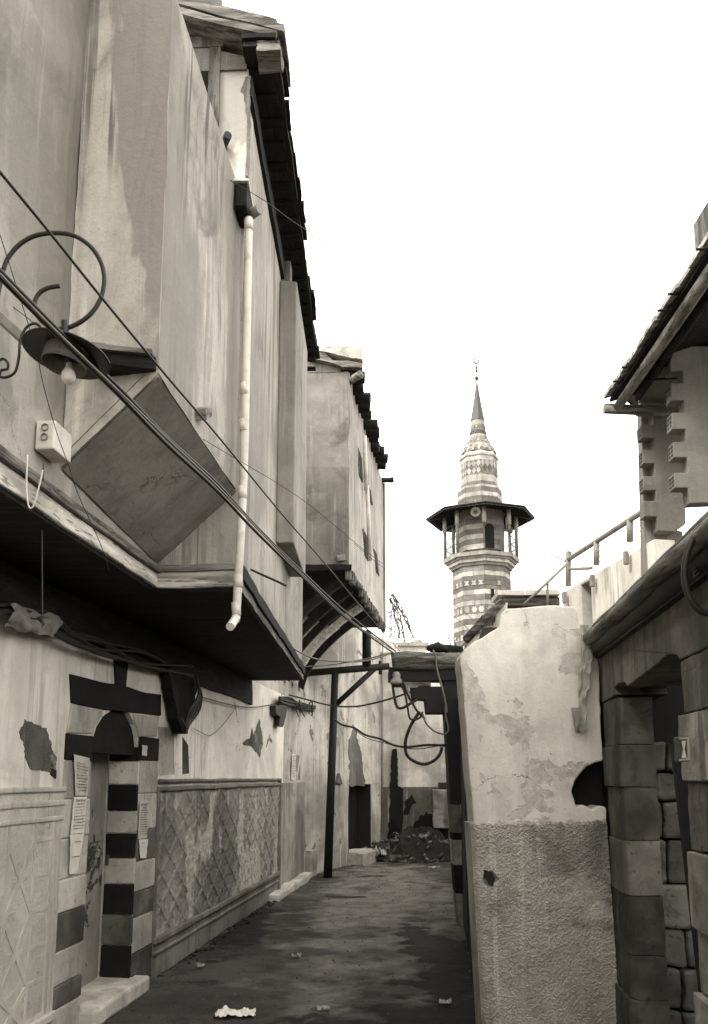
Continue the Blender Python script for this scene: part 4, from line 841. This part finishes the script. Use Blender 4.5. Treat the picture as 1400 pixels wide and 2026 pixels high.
# ================================================================== right side: stone doorway house
PR = Plane((1.565, Y1), (1.565 - .097 * 4.5, Y1 - 4.5))
r2 = thing('stone_doorway_house', 'low house at right with a worn stone doorway and rolled roof edge', 'house', (2.5, 3.5, 0))
ZR = PR.hit(1172, 1262)[1]
qn = PR.len
qfar = PR.hit(1193, 1400)[0]; qj = PR.hit(1222, 1430)[0]; qk = PR.hit(1351, 1400)[0]
zl0 = PR.hit(1190, 1388)[1]
# lintel: one long stone with rounded cut-outs over the opening
ptsl = [PR.hit(x, y) for x, y in ((1168, 1282), (1188, 1392), (1218, 1374), (1214, 1362), (1222, 1352), (1236, 1351), (1240, 1358), (1304, 1310), (1310, 1302), (1325, 1295), (1338, 1296), (1344, 1306), (1349, 1303))]
m = MB(); m.prism([PR.pt(q, z) for q, z in ptsl] + [PR.pt(qn, zl0 + .0), PR.pt(qn, ZR - .085), PR.pt(ptsl[0][0], ZR - .085)], -PR.n * .3); part(m, 'lintel', 'lintel', r2, bevel=.006)
jy = [1390, 1478, 1556, 1655, 1757, 1868, 1950, 2080]
for k in range(7):
    z1, z0 = PR.hit(1196 + (jy[k] - 1390) * .05, jy[k])[1], max(PR.hit(1196 + (jy[k + 1] - 1390) * .05, jy[k + 1])[1], 0)
    o_ = (.0, .014, -.006, .0, -.004, -.008, .01)[k]; e_ = (0, .02, 0, -.01, -.01, 0, .02)[k]
    m = MB(); m.prism([PR.pt(qfar - .01, z0 + .002, o_), PR.pt(qj - .05, z0 + .002, o_), PR.pt(qj + .0 + e_ * .3, z0 + .002, o_ - .035), PR.pt(qj + e_ * .3, z0 + .002, -.20), PR.pt(qfar - .01, z0 + .002, -.20)], (0, 0, z1 - z0 - .004)); part(m, 'jamb_stone', ['jamb', 'jamb', 'jamb', 'jambp', 'jamb', 'jamb', 'jamb'][k], r2, bevel=.003, rough=.0045, cell=.05, rs=11)
jn = [1303, 1413, 1547, 1680, 1831, 1954, 2120]
for k in range(6):
    xx = 1352 + (jn[k] - 1300) * .035; z1 = PR.hit(xx, jn[k])[1] ; z0 = max(PR.hit(xx + 3, jn[k + 1])[1], 0)
    e_ = (.02, -.035, .01, -.02, -.0, -.05)[k]
    m = MB(); m.wbox(PR, qk + e_ * .5, qn, z0 + .005, z1 - .006, -.30, (.0, .02, .004, .02, .0, .025)[k]); part(m, 'near_jamb_stone', ['jamb', 'jambp', 'jamb', 'jambp', 'jambp', 'jambp'][k], r2, bevel=.004, rough=.005, cell=.05, rs=11)
m = MB(); m.wbox(PR, -.02, qfar - .012, 0, ZR - .09, -.19, -.12); part(m, 'side_wall', 'r1', r2)
m = MB(); m.prism([PR.pt(.0, ZR - .08, -.04), PR.pt(qn, ZR - .08, -.04), (2.25, 1.0, ZR - .08), (2.0, Y1 + .3, ZR - .08), (1.6, Y1 + .3, ZR - .08)], (0, 0, .04)); part(m, 'roof_slab', 'roof', r2)  # slab stops short so sky light reaches the rubble inside
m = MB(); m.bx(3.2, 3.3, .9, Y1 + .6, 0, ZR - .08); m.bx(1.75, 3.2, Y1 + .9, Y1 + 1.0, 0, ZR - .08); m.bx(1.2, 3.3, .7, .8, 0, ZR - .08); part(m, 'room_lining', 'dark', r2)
# rolled roof edge
e0, e1 = PR.w(1163, 1252, .08), PR.pt(qn, PR.w(1163, 1252, .08).z, .08)
for k, (o_, dz, r, mt) in enumerate(((.07, -.075, .045, 'wgrey'), (.03, -.135, .045, 'black'), (.075, -.030, .018, 'jambp'))):
    pts = []
    for j in range(26):
        t = j / 25; pts.append(PR.pt(-.05 + (qn + .05) * t, ZR + .02 + dz + .008 * noise.noise(Vector((t * 14, k, 0))), o_ + .012 * noise.noise(Vector((t * 11, 5, k)))))
    m = MB(); m.tube(pts, [r * (1 + .25 * noise.noise(Vector((j * .7, k * 3, 1)))) for j in range(26)], 10); part(m, 'roof_edge_roll', mt, r2, recalc=False)
m = MB(); m.wbox(PR, -.03, qn, ZR - .17, ZR - .075, -.2, .035); part(m, 'fascia', 'black', r2)
# rough stone wall inside the doorway
random.seed(5)
Yi = Y1 - .02
ri_ = thing('inner_wall', 'rough rubble wall lit inside the right doorway', 'wall', (2.0, Yi, 0))
z = 0.0; m = MB(); m.bx(1.60, 3.1, Yi + .06, Yi + .3, 0, 2.3); part(m, 'core', 'black', ri_)  # black core shows above the stones, painting the shade at the opening's top
row = 0
while z < 1.72:
    h_ = random.uniform(.16, .26); x = 1.70 - random.uniform(0, .1)
    while x < 2.6:
        w_ = random.uniform(.18, .34); m = MB(); m.bx(x + .006, x + w_ - .006, Yi - random.uniform(.0, .05), Yi + .12, z + .006, z + h_ - .006); part(m, 'stone', 'rubble', ri_, bevel=.02, rough=.03, cell=.07); x += w_
    z += h_
lp = MB(); Pq = Plane((1.2, 4.3), (3, 4.3)); lp.poly(Pq, [(1318, 1460), (1330, 1470), (1392, 2000), (1402, 2080), (1480, 2080), (1480, 1440)], 0, .04); tag(lp.build('leaning_board', M['black'], None), 'dark board leaning inside the stone doorway', 'board')
# doorbell / intercom plate
ib = thing('intercom', 'small framed intercom box on the near stone jamb', 'intercom', tuple(PR.w(1370, 1482)))
a_ = atY(1340, 1458, 3.45); 
Pi = Plane((1.0, 3.42), (2, 3.44))
m = MB(); m.poly(Pi, [(1340, 1458), (1364, 1455), (1366, 1506), (1343, 1508)], 0, .05); part(m, 'case', 'lead', ib, bevel=.006)
m = MB(); m.poly(Pi, [(1342, 1459), (1363, 1457), (1365, 1504), (1344, 1506), (1345, 1502), (1361, 1500), (1359, 1462), (1346, 1464)], .006, .006); part(m, 'rim', 'mlight', ib)
m = MB(); m.poly(Pi, [(1348, 1466), (1357, 1465), (1354, 1482), (1358, 1499), (1349, 1500), (1352, 1482)], .004, .006); part(m, 'handset', 'white', ib)

# ================================================================== rooftop room with toothed block walls
r3 = thing('rooftop_room', 'unfinished rooftop room at right with toothed hollow-block walls under a log roof', 'room', (3.4, 7.5, 2.4))
def toothed(Yp, px, teeth):
    Pt = Plane((1.5, Yp), (6, Yp)); m = MB(); m.poly(Pt, px, 0, .14); tw_ = part(m, 'toothed_wall', 'block', r3, bevel=.008)
    for (x0, y0, y1) in teeth:
        q, z1 = Pt.hit(x0, y0 + 3); z0 = Pt.hit(x0, y1 - 3)[1]; m = MB(); hh_ = (z1 - z0) / 3
        for j in range(3):
            for i in range(2): m.box(Pt.pt(q - .003, z0 + j * hh_ + .006, -.02 - i * .06), -Pt.n * .045, (0, 0, hh_ - .012), Pt.u * .008)
        m.build('block_core', M['black'], tw_)
toothed(8.0, [(1266, 790), (1266, 813), (1291, 813), (1293, 840), (1268, 840), (1269, 866), (1294, 866), (1295, 890), (1271, 890), (1272, 917), (1295, 917), (1296, 942), (1272, 942), (1273, 970), (1297, 970), (1298, 991), (1274, 991), (1275, 1022), (1299, 1022), (1301, 1050), (1334, 1052), (1357, 1036), (1350, 838), (1349, 790)], [(1268, 840, 866), (1271, 890, 917), (1272, 942, 970), (1275, 991, 1022)])
toothed(7.2, [(1330, 697), (1325, 718), (1326, 735), (1350, 733), (1351, 758), (1327, 758), (1328, 792), (1353, 792), (1354, 816), (1329, 816), (1330, 849), (1356, 849), (1358, 874), (1332, 874), (1333, 905), (1359, 905), (1361, 935), (1334, 935), (1335, 965), (1361, 965), (1364, 996), (1480, 990), (1480, 692)], [(1326, 718, 735), (1327, 758, 792), (1329, 816, 849), (1332, 874, 905), (1334, 935, 965)])
# pier and wall below and behind the teeth
Pz = Plane((1.5, 8.17), (6, 8.17)); m = MB(); m.poly(Pz, [(1268, 806), (1300, 812), (1303, 1040), (1350, 1052), (1350, 1130), (1278, 1200)], 0, .12); part(m, 'pier', 'r3', r3, rough=.004)
Pw = Plane((3.05, 8.16), (2.95, 3.5))
m = MB(); m.prism([(2.86, 8.15, 2.4), (6, 8.15, 2.4), (6, 8.15, 3.15), (2.86, 8.15, 3.15)], (0, -.2, 0)); m.prism([(2.80, 8.0, 2.4), (2.80, 3.5, 2.4), (2.80, 3.5, 3.2), (2.80, 7.2, 3.2), (2.80, 8.0, 3.05)], (.2, 0, 0)); part(m, 'parapet', 'r3', r3, rough=.006, cell=.3)
Pk = Plane((1.5, 8.06), (6, 8.06)); m = MB(); m.poly(Pk, [(1222, 772), (1345, 660), (1350, 830), (1268, 812)], 0, .05); part(m, 'eaves_infill', 'wdarkz', r3)
# sloping head of the opening
A_ = atY(1262, 797, 7.98); B_ = atY(1336, 698, 7.2); m = MB(); m.prism([A_, B_, B_ + Vector((1.2, 0, 0)), A_ + Vector((1.2, 0, 0))], (0, 0, .06)); part(m, 'opening_head', 'block', r3)
m = MB(); m.prism([A_ + Vector((.35, .1, .05)), B_ + Vector((.35, 0, .05)), B_ + Vector((.35, 0, .9)), A_ + Vector((.35, .1, .35))], (.2, 0, 0)); part(m, 'upper_wall', 'r3', r3)
Rr = [atY(1202, 797, 7.9), atY(1415, 470, 5.5)]; dv = (Rr[1] - Rr[0])
far_ = Rr[0]; near_ = Rr[0] + dv * 1.3
m = MB(); m.prism([far_ + Vector((0.02, 0, .0)), near_ + Vector((0.02, 0, 0)), near_ + Vector((3, 0, 1.0)), far_ + Vector((3, 0, 1.0))], (0, 0, .035)); rf3 = part(m, 'roof', 'wdarkx', r3, rough=.01, cell=.3)
m = MB(); m.tube([far_ + Vector((.09, .02, -.05)), far_.lerp(near_, .5) + Vector((.10, 0, -.045)), near_ + Vector((.09, 0, -.045))], [.045, .052, .05], 12); m.build('eaves_log', M['logy'], rf3, recalc=False)
m = MB(); m.tube([far_ + Vector((.30, .02, .07)), near_ + Vector((.30, 0, .09))], .04, 12); m.build('inner_log', M['wdark'], rf3, recalc=False)
m = MB(); m.tube([far_ + Vector((-.03, .02, -.05)), far_ + Vector((.6, .02, -.08))], .05, 10); m.build('end_log', M['wgreyx'], rf3, recalc=False)
for k in range(14):
    t = k / 14; p = far_.lerp(near_, t) + Vector((-.03 + random.uniform(-.01, .02), 0, .03 + random.uniform(0, .02))); m = MB(); m.box(p, (.9, 0, .28), (near_ - far_) / 14.5, (0, 0, .04)); m.build('roof_board', M['wpalex'], rf3, rough=.006, cell=.15)
for t in (.12, .2, .48, .55, .72, .8, .95): p = far_.lerp(near_, t) + Vector((-.10, 0, .02)); m = MB(); m.tube([p + Vector((.03, 0, 0)), p + Vector((.8, .02, .05))], .010, 6); m.build('batten', M['wdarkx'], rf3, recalc=False)
m = MB(); p = atY(1394, 470, 6.2); m.bx(p.x, p.x + .5, 6.0, 6.4, p.z - .1, p.z + .25); m.build('ridge_box', M['wgreyz'], rf3, bevel=.01)

# ================================================================== white parapet with railing
r4 = thing('white_parapet', 'whitewashed terrace parapet with a narrow opening, beside the toothed block room', 'parapet', (2.7, 9.3, 0))
pa, pb = atY(1112, 1172, 10.3), atY(1276, 1072, 8.12)
P4 = Plane((pa.x, pa.y), (pb.x + .05, pb.y - .1)); z4 = (pa.z + pb.z) / 2
n0 = P4.hit(1150, 1190)[0]; n1_ = P4.hit(1170, 1190)[0]
m = MB(); m.prism([P4.pt(0, 1.2), P4.pt(n0, 1.2), P4.pt(n0, P4.hit(1160, 1152)[1]), P4.pt(n1_, P4.hit(1160, 1152)[1]), P4.pt(n1_, 1.2), P4.pt(P4.len, 1.2), P4.pt(P4.len, pb.z), P4.pt(0, pa.z)], -P4.n * .22); part(m, 'wall', 'pale', r4, bevel=.01)
m = MB(); m.wbox(P4, n0 - .05, n1_ + .05, 1.2, P4.hit(1160, 1152)[1] + .05, -.26, -.2); part(m, 'opening_back', 'mgrey', r4)
for x, y in ((1116, 1172), (1171, 1138), (1238, 1092)): m = MB(); p = P4.w(x + 2, y, .03); m.box(p, P4.u * .05, (0, 0, -.14), P4.n * .05); part(m, 'spout', 'steel', r4, bevel=.01)
m = MB(); p0, p1 = atY(985, 1172, 10.32), atY(1112, 1168, 10.32); m.box(p0 + Vector((0, 0, -.03)), (p1.x - p0.x - .03, 0, 0), (0, .5, 0), (0, 0, .06)); part(m, 'roof_slab', 'pale', r4, rough=.01, cell=.1)
m = MB(); p0, p1 = atY(995, 1186, 10.4), atY(1112, 1184, 10.4); m.box(p0 + Vector((0, 0, -.07)), (p1.x - p0.x - .03, 0, 0), (0, .4, 0), (0, 0, .10)); part(m, 'roof_beam', 'wgreyx', r4)
m = MB(); p0, p1 = atY(985, 1225, 10.45), atY(1112, 1225, 10.45); m.box(p0 + Vector((0, 0, -.6)), (p1.x - p0.x - .03, 0, 0), (0, .3, 0), (0, 0, .72)); part(m, 'back_wall', 'pale', r4)
rr = thing('railing', 'thin iron railing climbing stair-like and running along the white parapet', 'railing', tuple(P4.pt(.2, z4)))
def r4p(x, y): return P4.w(x, y, -.1)
m = MB(); a_, b_ = r4p(1122, 1108), r4p(1278, 1008); m.tube([a_, b_], .032, 8); part(m, 'handrail', 'steel', rr)
s_ = atY(1036, 1196, 10.2); m = MB(); m.tube([s_, atY(1122, 1115, 10.15)], .018, 8); part(m, 'stair_rail', 'steel', rr)
for x, yt, yb in ((1124, 1092, 1160), (1180, 1072, 1118), (1246, 1030, 1072)): m = MB(); m.tube([r4p(x, yt), r4p(x, yb)], .036, 8); part(m, 'rail_post', 'steel', rr)
m = MB(); m.tube([atY(1083, 1150, 10.2), atY(1083, 1200, 10.2)], .016, 6); part(m, 'rail_post', 'steel', rr)
m = MB(); m.tube([r4p(1126, 1126), r4p(1170, 1124)], .02, 6); part(m, 'cross_bar', 'steel', rr)
m = MB(); m.tube([r4p(1090, 1096), r4p(1120, 1112)], .01, 6); m.tube([r4p(1118, 1112), r4p(1124, 1090), r4p(1130, 1094)], .012, 6); part(m, 'aerial_stub', 'steel', rr)
for k in range(4): 
    f_ = (k + 1) / 5.5; m = MB(); m.tube([r4p(1125, 1108 + 58 * f_), r4p(1270, 1014 + 62 * f_)], .004, 4); part(m, 'wire', 'steel', rr)

# ================================================================== street lamp on the left
YLm = 2.9
lm = thing('street_lamp', 'black wrought-iron scroll lamp with a broad flat shade and bare bulb, on the left wall', 'lamp', tuple(atY(125, 690, YLm)))
def lp_(px, k=5): return catmull([atY(x, y, YLm) for x, y in px], k)
m = MB(); m.tube(lp_([(6, 534), (16, 510), (38, 484), (68, 467), (105, 461), (145, 466), (178, 487), (199, 518), (206, 553), (199, 590), (180, 620), (152, 641), (120, 651), (92, 643), (74, 624), (68, 602), (76, 582), (94, 570), (119, 566)]), .0085, 8); part(m, 'scroll', 'iron', lm, recalc=False)
m = MB(); m.tube(lp_([(6, 534), (-20, 640), (-60, 700), (-150, 740)]), .0085, 8); part(m, 'wall_arm', 'iron', lm, recalc=False)
m = MB(); m.tube(lp_([(-6, 716), (6, 710), (15, 718), (14, 730), (2, 733), (0, 745), (14, 746), (30, 735), (37, 706), (40, 672), (52, 648), (68, 640), (80, 648), (83, 664), (74, 674), (63, 670), (62, 658), (69, 655)]), .005, 8); part(m, 'small_scroll', 'iron', lm, recalc=False)
m = MB(); m.tube([atY(128, 636, YLm), atY(131, 690, YLm)], .014, 8); part(m, 'stem', 'iron', lm)
sc_ = atY(132, 700, YLm); axs = Vector((.16, .10, 1)).normalized()
m = MB(); m.lathe(sc_, [(.02, .03), (.08, .025), (.155, .0), (.157, -.006), (.15, -.006), (.08, .012), (.0, .016)], 36, axis=axs); part(m, 'shade', 'iron', lm, recalc=False)
m = MB(); m.lathe(sc_, [(.078, .01), (.08, -.05), (.076, -.05), (.074, .01)], 28, axis=axs); gl = part(m, 'shade_liner', 'bare', lm, recalc=False)
m = MB(); bp = atY(135, 742, YLm); m.lathe(bp, [(.001, -.034), (.014, -.031), (.022, -.022), (.026, -.008), (.024, .008), (.016, .022), (.011, .034), (.011, .05)], 20); part(m, 'bulb', 'glassw', lm, recalc=False)
m = MB(); m.tube([bp + Vector((0, 0, .045)), sc_], .016, 10); part(m, 'bulb_holder', 'iron', lm)
m = MB(); m.box(atY(-10, 605, 3.05), atY(60, 668, 3.05) - atY(-10, 605, 3.05), (0, .06, 0), (0, 0, -.05)); part(m, 'wall_bracket', 'steel', lm, bevel=.005)
# white electric box on the bay
eb = thing('electric_box', 'small white electric box with two round sockets on the bay beam', 'electric box', tuple(PB.w(75, 880)))
qb0, qb1 = PB.hit(66, 880)[0], PB.hit(104, 880)[0]; zb_0, zb_1 = PB.hit(85, 905)[1], PB.hit(85, 846)[1]
m = MB(); m.wbox(PB, qb0, qb1, zb_0, zb_1, .005, .095); part(m, 'case', 'white', eb, bevel=.008)
for k in range(2):
    m = MB(); p = PB.pt(qb0 - .002, zb_1 - .035 - k * .045, .05); m.lathe(p, [(.001, -.004), (.012, -.004), (.014, .008), (.016, .008), (.017, .0)], 14, axis=(0, -1, 0)); part(m, 'socket', 'steel', eb, recalc=False)

# ================================================================== posters
def poster(label, P, px, o=.016, lines=9, head=True, mat='paper', dens=1.0):
    c_ = P.w(*px[0], o); t = thing('poster', label, 'poster', tuple(c_))
    a_, b_, d_, e_ = [P.w(x, y, o) for x, y in px]              # tl, tr, br, bl
    m = MB(); sd_ = random.uniform(0, 50)
    def f(u, v): q = a_.lerp(b_, u).lerp(e_.lerp(d_, u), v); return q + P.n * (.003 + .004 * noise.noise(Vector((u * 3, v * 5, sd_))))
    m.grid(f, 10, 16); m.build('sheet', M[mat], t, recalc=False)
    m = MB()
    def g(u0, u1, v0, v1):
        pts = [a_.lerp(b_, u).lerp(e_.lerp(d_, u), v) + P.n * .0085 for u, v in ((u0, v0), (u1, v0), (u1, v1), (u0, v1))]; m.quad(*pts)
    if head:
        for k in range(14): u = .12 + .055 * k; v = .05 + random.uniform(0, .045); g(u, u + random.uniform(.02, .05), v, v + random.uniform(.012, .05))
        g(.1, .9, .13, .135)
    for k in range(lines):
        v = .18 + k * .75 / lines; u = random.uniform(.1, .3) if k % 3 == 0 else .1
        while u < .88 - (random.uniform(0, .3) if k % 3 == 0 else 0):
            w_ = random.uniform(.04, .12); g(u, min(u + w_, .9), v + random.uniform(0, .006), v + .014 + random.uniform(0, .012) * dens); u += w_ + .025
    m.build('print', M['ink'], t, recalc=False)
    return t
poster('clean white printed notice with dense lines on the left jamb of the striped door', PA, [(145, 1577), (171, 1576), (165, 1648), (138, 1650)], .026)
poster('older peeling white paper below the clean notice on the left jamb', PA, [(138, 1651), (165, 1649), (152, 1728), (136, 1730)], .024, 2, False, 'paper')
poster('tall faded torn notice at the top of the left jamb', PA, [(145, 1492), (176, 1500), (172, 1574), (148, 1574)], .024, 10, False, 'paperg')
poster('faded narrow notice on the right jamb of the striped door', PA, [(276, 1584), (294, 1584), (290, 1658), (272, 1660)], .026, 12, True, 'paperg')
poster('shredded white paper under the narrow notice on the right jamb', PA, [(274, 1661), (292, 1660), (288, 1698), (276, 1698)], .024, 1, False, 'paper')
poster('small sticker on the black stone at the top of the right jamb', PA, [(281, 1474), (291, 1476), (289, 1496), (280, 1494)], .028, 3, False, 'paperg')
poster('white leaflet pasted alone on the wall past the lozenge dado', PA, [(577, 1491), (585, 1492), (584, 1543), (575, 1543)], .01, 12, True)
poster('grey faded leaflet beside the wall conduit', PA, [(636, 1500), (641, 1501), (642, 1540), (638, 1539)], .01, 4, False, 'paperg')

# ================================================================== cables
cable('lower strand of the thick cable pair crossing the whole left house', run([(-120, 425), (0, 549), (140, 690), (230, 777), (330, 880), (430, 972), (500, 1046), (590, 1134), (690, 1228), (778, 1292)], 2.1, YP), .0085)
cable('upper strand of the thick cable pair crossing the whole left house', run([(-120, 408), (0, 536), (140, 678), (230, 762), (330, 865), (430, 957), (502, 1036), (590, 1124), (690, 1216), (782, 1288)], 2.15, YP), .0075)
cable('thin strand twisted along the thick cable pair', run([(-120, 418), (0, 543), (110, 655), (230, 770), (345, 882), (430, 962), (510, 1047), (600, 1138), (700, 1232), (786, 1292)], 2.08, YP), .0045, 'cableg')
cable('single black cable running straight above the lamp scroll to the log', run([(-100, 222), (0, 341), (110, 475), (200, 588), (330, 745), (420, 850), (490, 935), (560, 1020), (640, 1112), (720, 1208), (790, 1287)], 1.85, YP), .0045)
cable('hair-thin wire sagging from the panel across the street wall to the minaret side', run([(-60, 540), (100, 665), (205, 745), (330, 825), (440, 892), (600, 990), (750, 1110), (890, 1190), (950, 1240)], 3.2, 8.5), .0018)
cable('second hair-thin wire below the first beside the minaret', run([(700, 1075), (760, 1125), (830, 1172), (895, 1217), (945, 1262)], 7.5, 8.8), .002)
cable('thin loose wire hanging off the terrace into the sky', run([(455, 357), (520, 395), (575, 435), (605, 455), (625, 468), (640, 482), (649, 490)], 4.9, 4.6), .0025)
cable('thin dangling wire from the lamp down to the bay beam', run([(-5, 450), (30, 560), (70, 690), (85, 760), (110, 850), (135, 920), (155, 980), (200, 1080), (215, 1130)], 2.7, 3.9), .0018)
cable('pale flex from the electric box hanging under the beam', run([(54, 900), (52, 960), (56, 1000), (66, 1000), (80, 950), (84, 930)], 3.5, 3.5), .004, 'white')
cable('pale flex from the electric box dropping to the cable tangle', run([(86, 915), (84, 1000), (83, 1100), (84, 1240)], 3.6, 4.6), .0035, 'cableg')
random.seed(21)
bw_ = [(0, 1205), (45, 1214), (100, 1228), (145, 1255), (200, 1278), (290, 1305), (380, 1330)]
for k in range(6):
    cable(['lowest cable of the black bundle under the jetty', 'second cable up in the black bundle under the jetty', 'thickest sagging cable of the bundle under the jetty', 'cable looping in front of the bundle under the jetty', 'cable lying against the wall behind the bundle under the jetty', 'topmost cable of the black bundle under the jetty'][k], on(PA, [(x - 40 if i == 0 else x, y + random.uniform(-14, 22)) for i, (x, y) in enumerate(bw_)], .06 + .02 * (k % 3)), random.uniform(.010, .02), 'cable', 'cable', 'cable', 'cables under the jetty')
m = MB()
def clothf(u, v): return PA.w(20 + 95 * u + 10 * math.sin(v * 5), 1196 + 44 * v + 22 * u + 14 * noise.noise(Vector((u * 4, v * 3, 7))), .12 + .05 * noise.noise(Vector((u * 3, v * 4, 3))))
m.grid(clothf, 16, 10); tag(m.build('rag', M['bare'], None, recalc=False), 'torn pale rag caught in the cables under the jetty at far left', 'rag')
m = MB()
for k in range(5):
    dx = k * 5 - 8; m.tube(on(PA, [(388, 1340), (396 - dx * .3, 1375), (386 - dx, 1405), (372 - dx * .4, 1432), (366 + dx * .2, 1452 - abs(dx)), (356, 1420)], .14 + k * .012), .011, 6)
tag(m.build('cable_coil', M['cable'], None, recalc=False), 'hanging coil of black cable ends beside the door lintel', 'cable coil')
cable('thin wire looping low across the ground-floor plaster', on(PA, [(380, 1440), (400, 1450), (416, 1455), (440, 1435), (470, 1395)], .03), .003)
cable('sagging wire along the ground-floor wall above the bare patch', on(PA, [(395, 1378), (430, 1388), (470, 1397), (505, 1399), (550, 1392)], .04), .006)
tb = MB()
for k in range(16): tb.tube(on(PA, [(552, 1385 + random.uniform(-6, 6)), (575, 1388 + random.uniform(-9, 8)), (600, 1398 + random.uniform(-7, 6)), (628, 1404 + random.uniform(-7, 7)), (645, 1414 + random.uniform(-4, 4)), (658, 1420)], .05 + random.uniform(0, .06)), random.uniform(.008, .018), 6)
for k in range(9):
    x = random.uniform(556, 650); y = 1385 + (x - 556) * .3; tb.tube(on(PA, [(x, y), (x + random.uniform(-8, 10), y + random.uniform(-16, 6)), (x + random.uniform(0, 16), y + random.uniform(4, 26))], .09 + random.uniform(0, .05)), random.uniform(.005, .012), 5)
tag(tb.build('cable_tangle', M['cable'], None, recalc=False), 'ragged tangle of cables on the left wall reaching the timber post', 'cable tangle')
jb = MB(); jb.poly(PA, [(546, 1396), (570, 1394), (566, 1420), (560, 1438), (552, 1437), (554, 1420), (546, 1414)], .09, .08); tag(jb.build('junction_box', M['iron'], None, bevel=.01, rough=.01, cell=.08), 'broken black junction box under the cable tangle', 'junction box')
cable('cable from the tangle past the post to the black switch box', run([(572, 1375), (610, 1385), (655, 1396), (700, 1398), (740, 1391), (780, 1380), (812, 1369)], 12.2, YP), .011)
cable('black cable zigzagging from the post along the bent wall to the gate post', run([(662, 1424), (676, 1434), (700, 1440), (722, 1454), (752, 1462), (778, 1474), (805, 1478), (845, 1474), (880, 1475)], 13.2, YP), .016)
cable('thin companion cable under the zigzag cable', run([(700, 1443), (725, 1460), (760, 1470), (800, 1480), (835, 1481), (878, 1473)], 13.0, YP), .006)
cable('pale knotted cable from the street beam past the bracket to the log', run([(515, 1245), (560, 1272), (600, 1294), (630, 1305), (680, 1309), (720, 1308), (745, 1302), (775, 1292)], 8.6, YP), .009, 'cableg')
cable('pale cable running level under the street beam to the log', run([(525, 1322), (600, 1319), (650, 1316), (700, 1308), (740, 1300), (778, 1290)], 10.4, YP), .007, 'cableg')
cable('short black wire stub sticking out from the corner of the second bay', run([(496, 1127), (520, 1138), (545, 1149), (566, 1159)], 5.1, 5.0), .007)
random.seed(3)
cable('big round loop of black cable hanging from the switch box', run([(830, 1408), (812, 1436), (802, 1466), (803, 1490), (815, 1504), (838, 1512), (858, 1505), (870, 1492), (874, 1478)], YP - .05, YP - .02), .019)
cable('pale thin loop of cable beside the gate post', run([(836, 1412), (842, 1430), (858, 1446), (874, 1452), (884, 1450), (887, 1440), (882, 1418), (881, 1395)], YP - .1, YP - .12), .010, 'cableg')
cable('pale strap running from over the log down the gate post', run([(856, 1286), (862, 1300), (863, 1318), (868, 1340), (873, 1356), (878, 1378), (882, 1395), (884, 1410)], YP - .17, YP - .12), .012, 'cableg')
cable('left U-shaped cable drooping under the log', run([(776, 1352), (780, 1380), (785, 1398), (795, 1401), (808, 1394), (818, 1388), (825, 1384)], YP - .08, YP - .08), .016)
cable('right U-shaped cable drooping under the log', run([(790, 1350), (800, 1370), (806, 1400), (810, 1420), (818, 1424), (830, 1420), (836, 1408)], YP - .09, YP - .09), .012)
cable('short black cable crossing the loops under the switch box', run([(795, 1345), (805, 1372), (816, 1392), (826, 1408), (840, 1422)], YP - .11, YP - .06), .013)
ins = MB(); pi_ = atY(784, 1345, YP - .08); ins.lathe(pi_, [(.03, .09), (.05, .05), (.04, .03), (.075, -.02), (.07, -.05), (.02, -.06)], 14); tag(ins.build('insulator', M['rag'], None, recalc=False), 'pale bell-shaped insulator at the free end of the log', 'insulator')
cable('thick cable loop in front of the rolled roof edge at far right', run([(1440, 1010), (1400, 1036), (1374, 1062), (1358, 1100), (1354, 1140), (1362, 1178), (1380, 1205), (1400, 1214), (1440, 1222)], 3.0, 3.0), .013)
for k in range(3): cable(['lower cable bunched on the right roof edge behind the thick loop', 'middle cable bunched on the right roof edge behind the thick loop', 'upper cable bunched on the right roof edge behind the thick loop'][k], run([(1440, 1150 + k * 8), (1400, 1100 - k * 12), (1385, 1110 + k * 10), (1372, 1130 + k * 6)], 3.1, 3.15), .008, 'cable', 'cable', 'cable', 'cables on the right roof edge')
# dead creeper hanging beyond the second house
random.seed(17); vn = MB()
for k in range(16):
    x = 764 + random.uniform(0, 14); p = atY(x, 1178 + random.uniform(-4, 8), 16.4); pts = [p]; dx = random.uniform(.0, .06)
    for j in range(9): pts.append(pts[-1] + Vector((dx * (1.3 - j * .12) + random.uniform(-.03, .03), random.uniform(-.02, .02), -.10 + random.uniform(-.03, .03) + (.08 if j == 0 else 0))))
    vn.tube(pts, .011, 4)
    for q in pts[3:]: 
        if random.random() < .6: vn.ball(q + Vector((random.uniform(-.03, .03), 0, 0)), .014, 5)
tag(vn.build('dead_creeper', M['twig'], None, recalc=False), 'dry creeper tendrils hanging from the far end of the second house', 'creeper')
